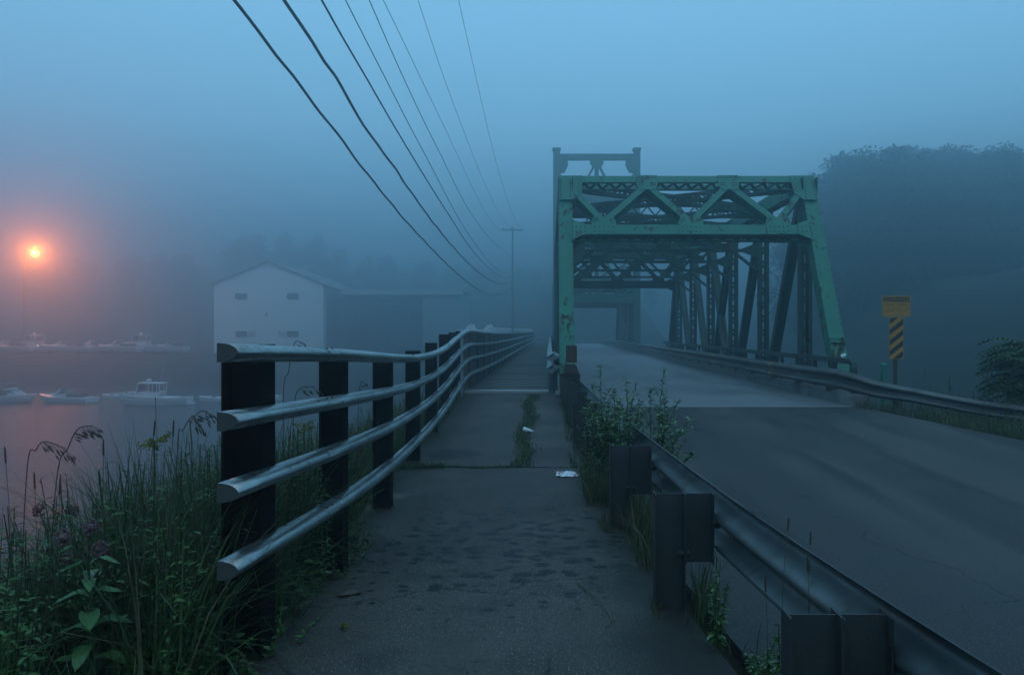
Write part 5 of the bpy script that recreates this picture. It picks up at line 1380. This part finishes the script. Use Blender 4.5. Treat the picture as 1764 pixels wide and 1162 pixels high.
def leafy(base, h, label, seed, n=60, L=.05, lw=.36, count=3):
    T = thing('leafy_weed', label, 'weed', base); base = Vector(base); r = random.Random(seed)
    mb = MB(); l = Leaves(); 
    for k in range(count):
        tp = base + Vector((r.uniform(-.08, .08) * (k > 0), r.uniform(-.06, .06), h * (1 if k == 0 else r.uniform(.45, .8)))); b = base + Vector((r.uniform(-.04, .04), 0, 0)) * (k > 0)
        mb.tube([b, tp], .0025, 5); t = npr.uniform(.08, 1, n) ** .9; a = npr.uniform(0, 6.28, n)
        p = np.array(b)[None] + (np.array(tp) - np.array(b))[None] * t[:, None]; ln = L * (1.2 - .7 * t)
        l.leaves(p, np.stack([np.cos(a), np.sin(a), npr.uniform(.1, .7, n)], 1), ln, ln * lw, npr.choice([3, 3, 4, 0], n))
    part('stem', mb, M['stem'], T); o = blade_obj('foliage', l, None, None, None, parent=T); o['kind'] = 'stuff'
leafy((.87, 3.98, -1.68), .50, 'leafy green weed between the second post and the road in the foreground', 41, 80, .055)
leafy((1.03, 3.62, -1.70), .20, 'low spreading weed at the sidewalk edge left of the nearest guardrail post', 42, 50, .05, .4, 6)
leafy((1.00, 3.28, -1.70), .42, 'fresh green weed touching the nearest guardrail post', 43, 70, .06, .3, 4)
leafy((.28, 8.75, -1.62), .36, 'small grey green weed beside the white wrapper on the sidewalk edge', 44, 60, .05, .3, 3)
leafy((-1.66, 4.25, -1.68), .62, 'leafy weed growing up past the lowest rail end', 45, 90, .06, .42, 4)
leafy((-1.50, 4.95, -1.66), .78, 'upright weed growing in front of the lowest rail near the second post', 46, 70, .05, .3, 2)
# dead leaf
mb = MB(); mb.add([(-1.34, 4.72, -1.645), (-1.29, 4.66, -1.63), (-1.22, 4.72, -1.64), (-1.17, 4.70, -1.62), (-1.20, 4.77, -1.645), (-1.27, 4.79, -1.635)], [(0, 1, 5), (1, 2, 4, 5), (2, 3, 4)])
mb.add([(-1.34, 4.72, -1.648), (-1.29, 4.66, -1.633), (-1.22, 4.72, -1.643), (-1.17, 4.70, -1.623), (-1.20, 4.77, -1.648), (-1.27, 4.79, -1.638)], [(5, 1, 0), (5, 4, 2, 1), (4, 3, 2)])
single('dead_leaf', mb, plain('dead_leaf_brown', (.10, .065, .045), .8, .3, 20), 'curled brown dead leaf on the sidewalk beside the railing weeds', 'leaf', base=(-1.25, 4.72, -1.65))
# sumac-like bush at the right edge, made of drooping fronds
def frond_bush(base, n, Lf, label, seed, hmin=.5, hmax=1):
    T = thing('frond_bush', label, 'bush', base); base = Vector(base); r = random.Random(seed)
    mb = MB(); l = Leaves(); ps, ds, ln = [], [], []
    for k in range(n):
        a = r.uniform(0, 6.28); h = r.uniform(hmin, hmax); st = base + Vector((math.cos(a) * .12 * h, math.sin(a) * .12 * h, h * 2.0))
        d = Vector((math.cos(a), math.sin(a), r.uniform(.0, .5))).normalized()
        pth = [st + d * Lf * t - Vector((0, 0, 1)) * .45 * Lf * t * t for t in [i / 8 for i in range(9)]]
        mb.tube([base, base.lerp(st, .5) + Vector((.03, 0, 0)), st] if k % 3 == 0 else [st - d * .05, st], .008, 4); mb.tube(pth, .003, 4)
        sdv = d.cross(Vector((0, 0, 1))).normalized()
        for i in range(1, 9):
            for sg in (-1, 1):
                ps.append(tuple(pth[i])); ds.append(tuple(sdv * sg + d * .5 + Vector((0, 0, -.15)))); ln.append(.19 * (1 - .45 * abs(i / 8 - .4)))
    ln = np.array(ln); l.leaves(ps, ds, ln, ln * .33, np.full(len(ps), 0), .30)
    part('stem', mb, M['stem'], T); o = blade_obj('foliage', l, None, None, None, parent=T); o['kind'] = 'stuff'
frond_bush((8.75, 13.8, -2.2), 150, .7, 'dark bush of drooping fronds at the right picture edge beyond the guardrail', 5)
frond_bush((9.3, 12.9, -2.3), 60, .6, 'lower dark bush at the right picture edge, in front of the taller one', 6, .35, .7)

# --- trees
tl = bpy.data.materials
def tree_mesh(seed, H, Rr, leafn=2600):
    leafn = 5200; r = random.Random(seed); mb = MB(); mb.tube(cat([(0, 0, -1.5), (r.uniform(-.3, .3), 0, H * .35), (r.uniform(-.5, .5), r.uniform(-.3, .3), H * .8)], 4), [.32 - .26 * i / 8 for i in range(9)], 7)
    cl = []
    for k in range(22):
        t = r.uniform(.10, 1.0); a = r.uniform(0, 6.28); rad = Rr * (1 - .65 * max(0, t - .45) / .55) * r.uniform(.35, 1)
        c = Vector((math.cos(a) * rad, math.sin(a) * rad, H * t * .95)); cl.append((c, r.uniform(.22, .42) * Rr))
        mb.tube([(0, 0, H * t * .55), c * .6 + Vector((0, 0, H * t * .3)), c], [.10, .06, .02], 5)
    l = Leaves(); P, D = [], []
    g = np.random.default_rng(seed)
    ci = g.integers(0, len(cl), leafn); off = g.normal(0, 1, (leafn, 3)); off /= np.linalg.norm(off, axis=1)[:, None]; rad = g.uniform(.45, 1.15, leafn)
    cc = np.array([tuple(cl[i][0]) for i in ci]); rr_c = np.array([cl[i][1] for i in ci])
    P = cc + off * (rad * rr_c)[:, None] * np.array([1, 1, .8]); D = g.normal(0, 1, (leafn, 3)) + off
    l.leaves(P, D, g.uniform(.25, .55, leafn), g.uniform(.16, .34, leafn), np.zeros(leafn, int), .2)
    return mb.mesh('trunk', M['bark'], True), l.mesh('crown', [M['tree']])
TM = [tree_mesh(100 + i, (12, 14, 11, 15, 13)[i], (3.9, 4.3, 3.6, 4.6, 3.4)[i]) for i in range(5)]
def tree(k, loc, rz, s, label, group):
    T = thing('tree', label, 'tree', loc, rz, group); T.scale = (s, s, s)
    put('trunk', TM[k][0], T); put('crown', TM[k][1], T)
r = random.Random(5); cnt = 0
spots_ = []
for j in range(7):
    for i in range(13):
        y = 88 + 3.4 * j + r.uniform(-1.5, 1.5); x = 20 + .1 * (y - 30) + i * 4.6 + r.uniform(-1.6, 1.6)
        if (x / y) * 1300 + 948 > 1900 or (x / y) * 1300 + 948 < 1380: continue
        spots_.append((x, y))
for (x, y) in spots_:
    k = r.randrange(5); pxx = x / y * 1300 + 948; b_ = hill_z(x, y) - .3
    top = (570 - lerp([(1370, 335), (1410, 280), (1500, 247), (1900, 247)], pxx)) / 1300 * y
    tree(k, (x, y, b_), r.uniform(0, 6.28), max(.6, min(1.8, (top - b_) / ((12, 14, 11, 15, 13)[k] * 1.03) * r.uniform(.93, 1.0))), 'dark leafy tree in the misty wood on the hill right of the bridge', 'trees on the right hill')
for i in range(34):
    x = -140 + 4.9 * i + r.uniform(-1.8, 1.8); y = 172 + r.uniform(-4, 14); b_ = 1.5 + (y - 150) * .2; k = r.randrange(5)
    pxx = x / y * 1300 + 948
    top = (570 - lerp([(-100, 455), (200, 440), (330, 425), (400, 392), (520, 392), (600, 425), (760, 450), (1100, 470)], pxx)) / 1300 * y
    tree(k, (x, y, b_), r.uniform(0, 6.28), (top - b_) / ((12, 14, 11, 15, 13)[k] * 1.03) * r.uniform(.85, 1.02), 'very faint tree on the misty shore behind the boathouse and boat yard', 'trees on the far shore')
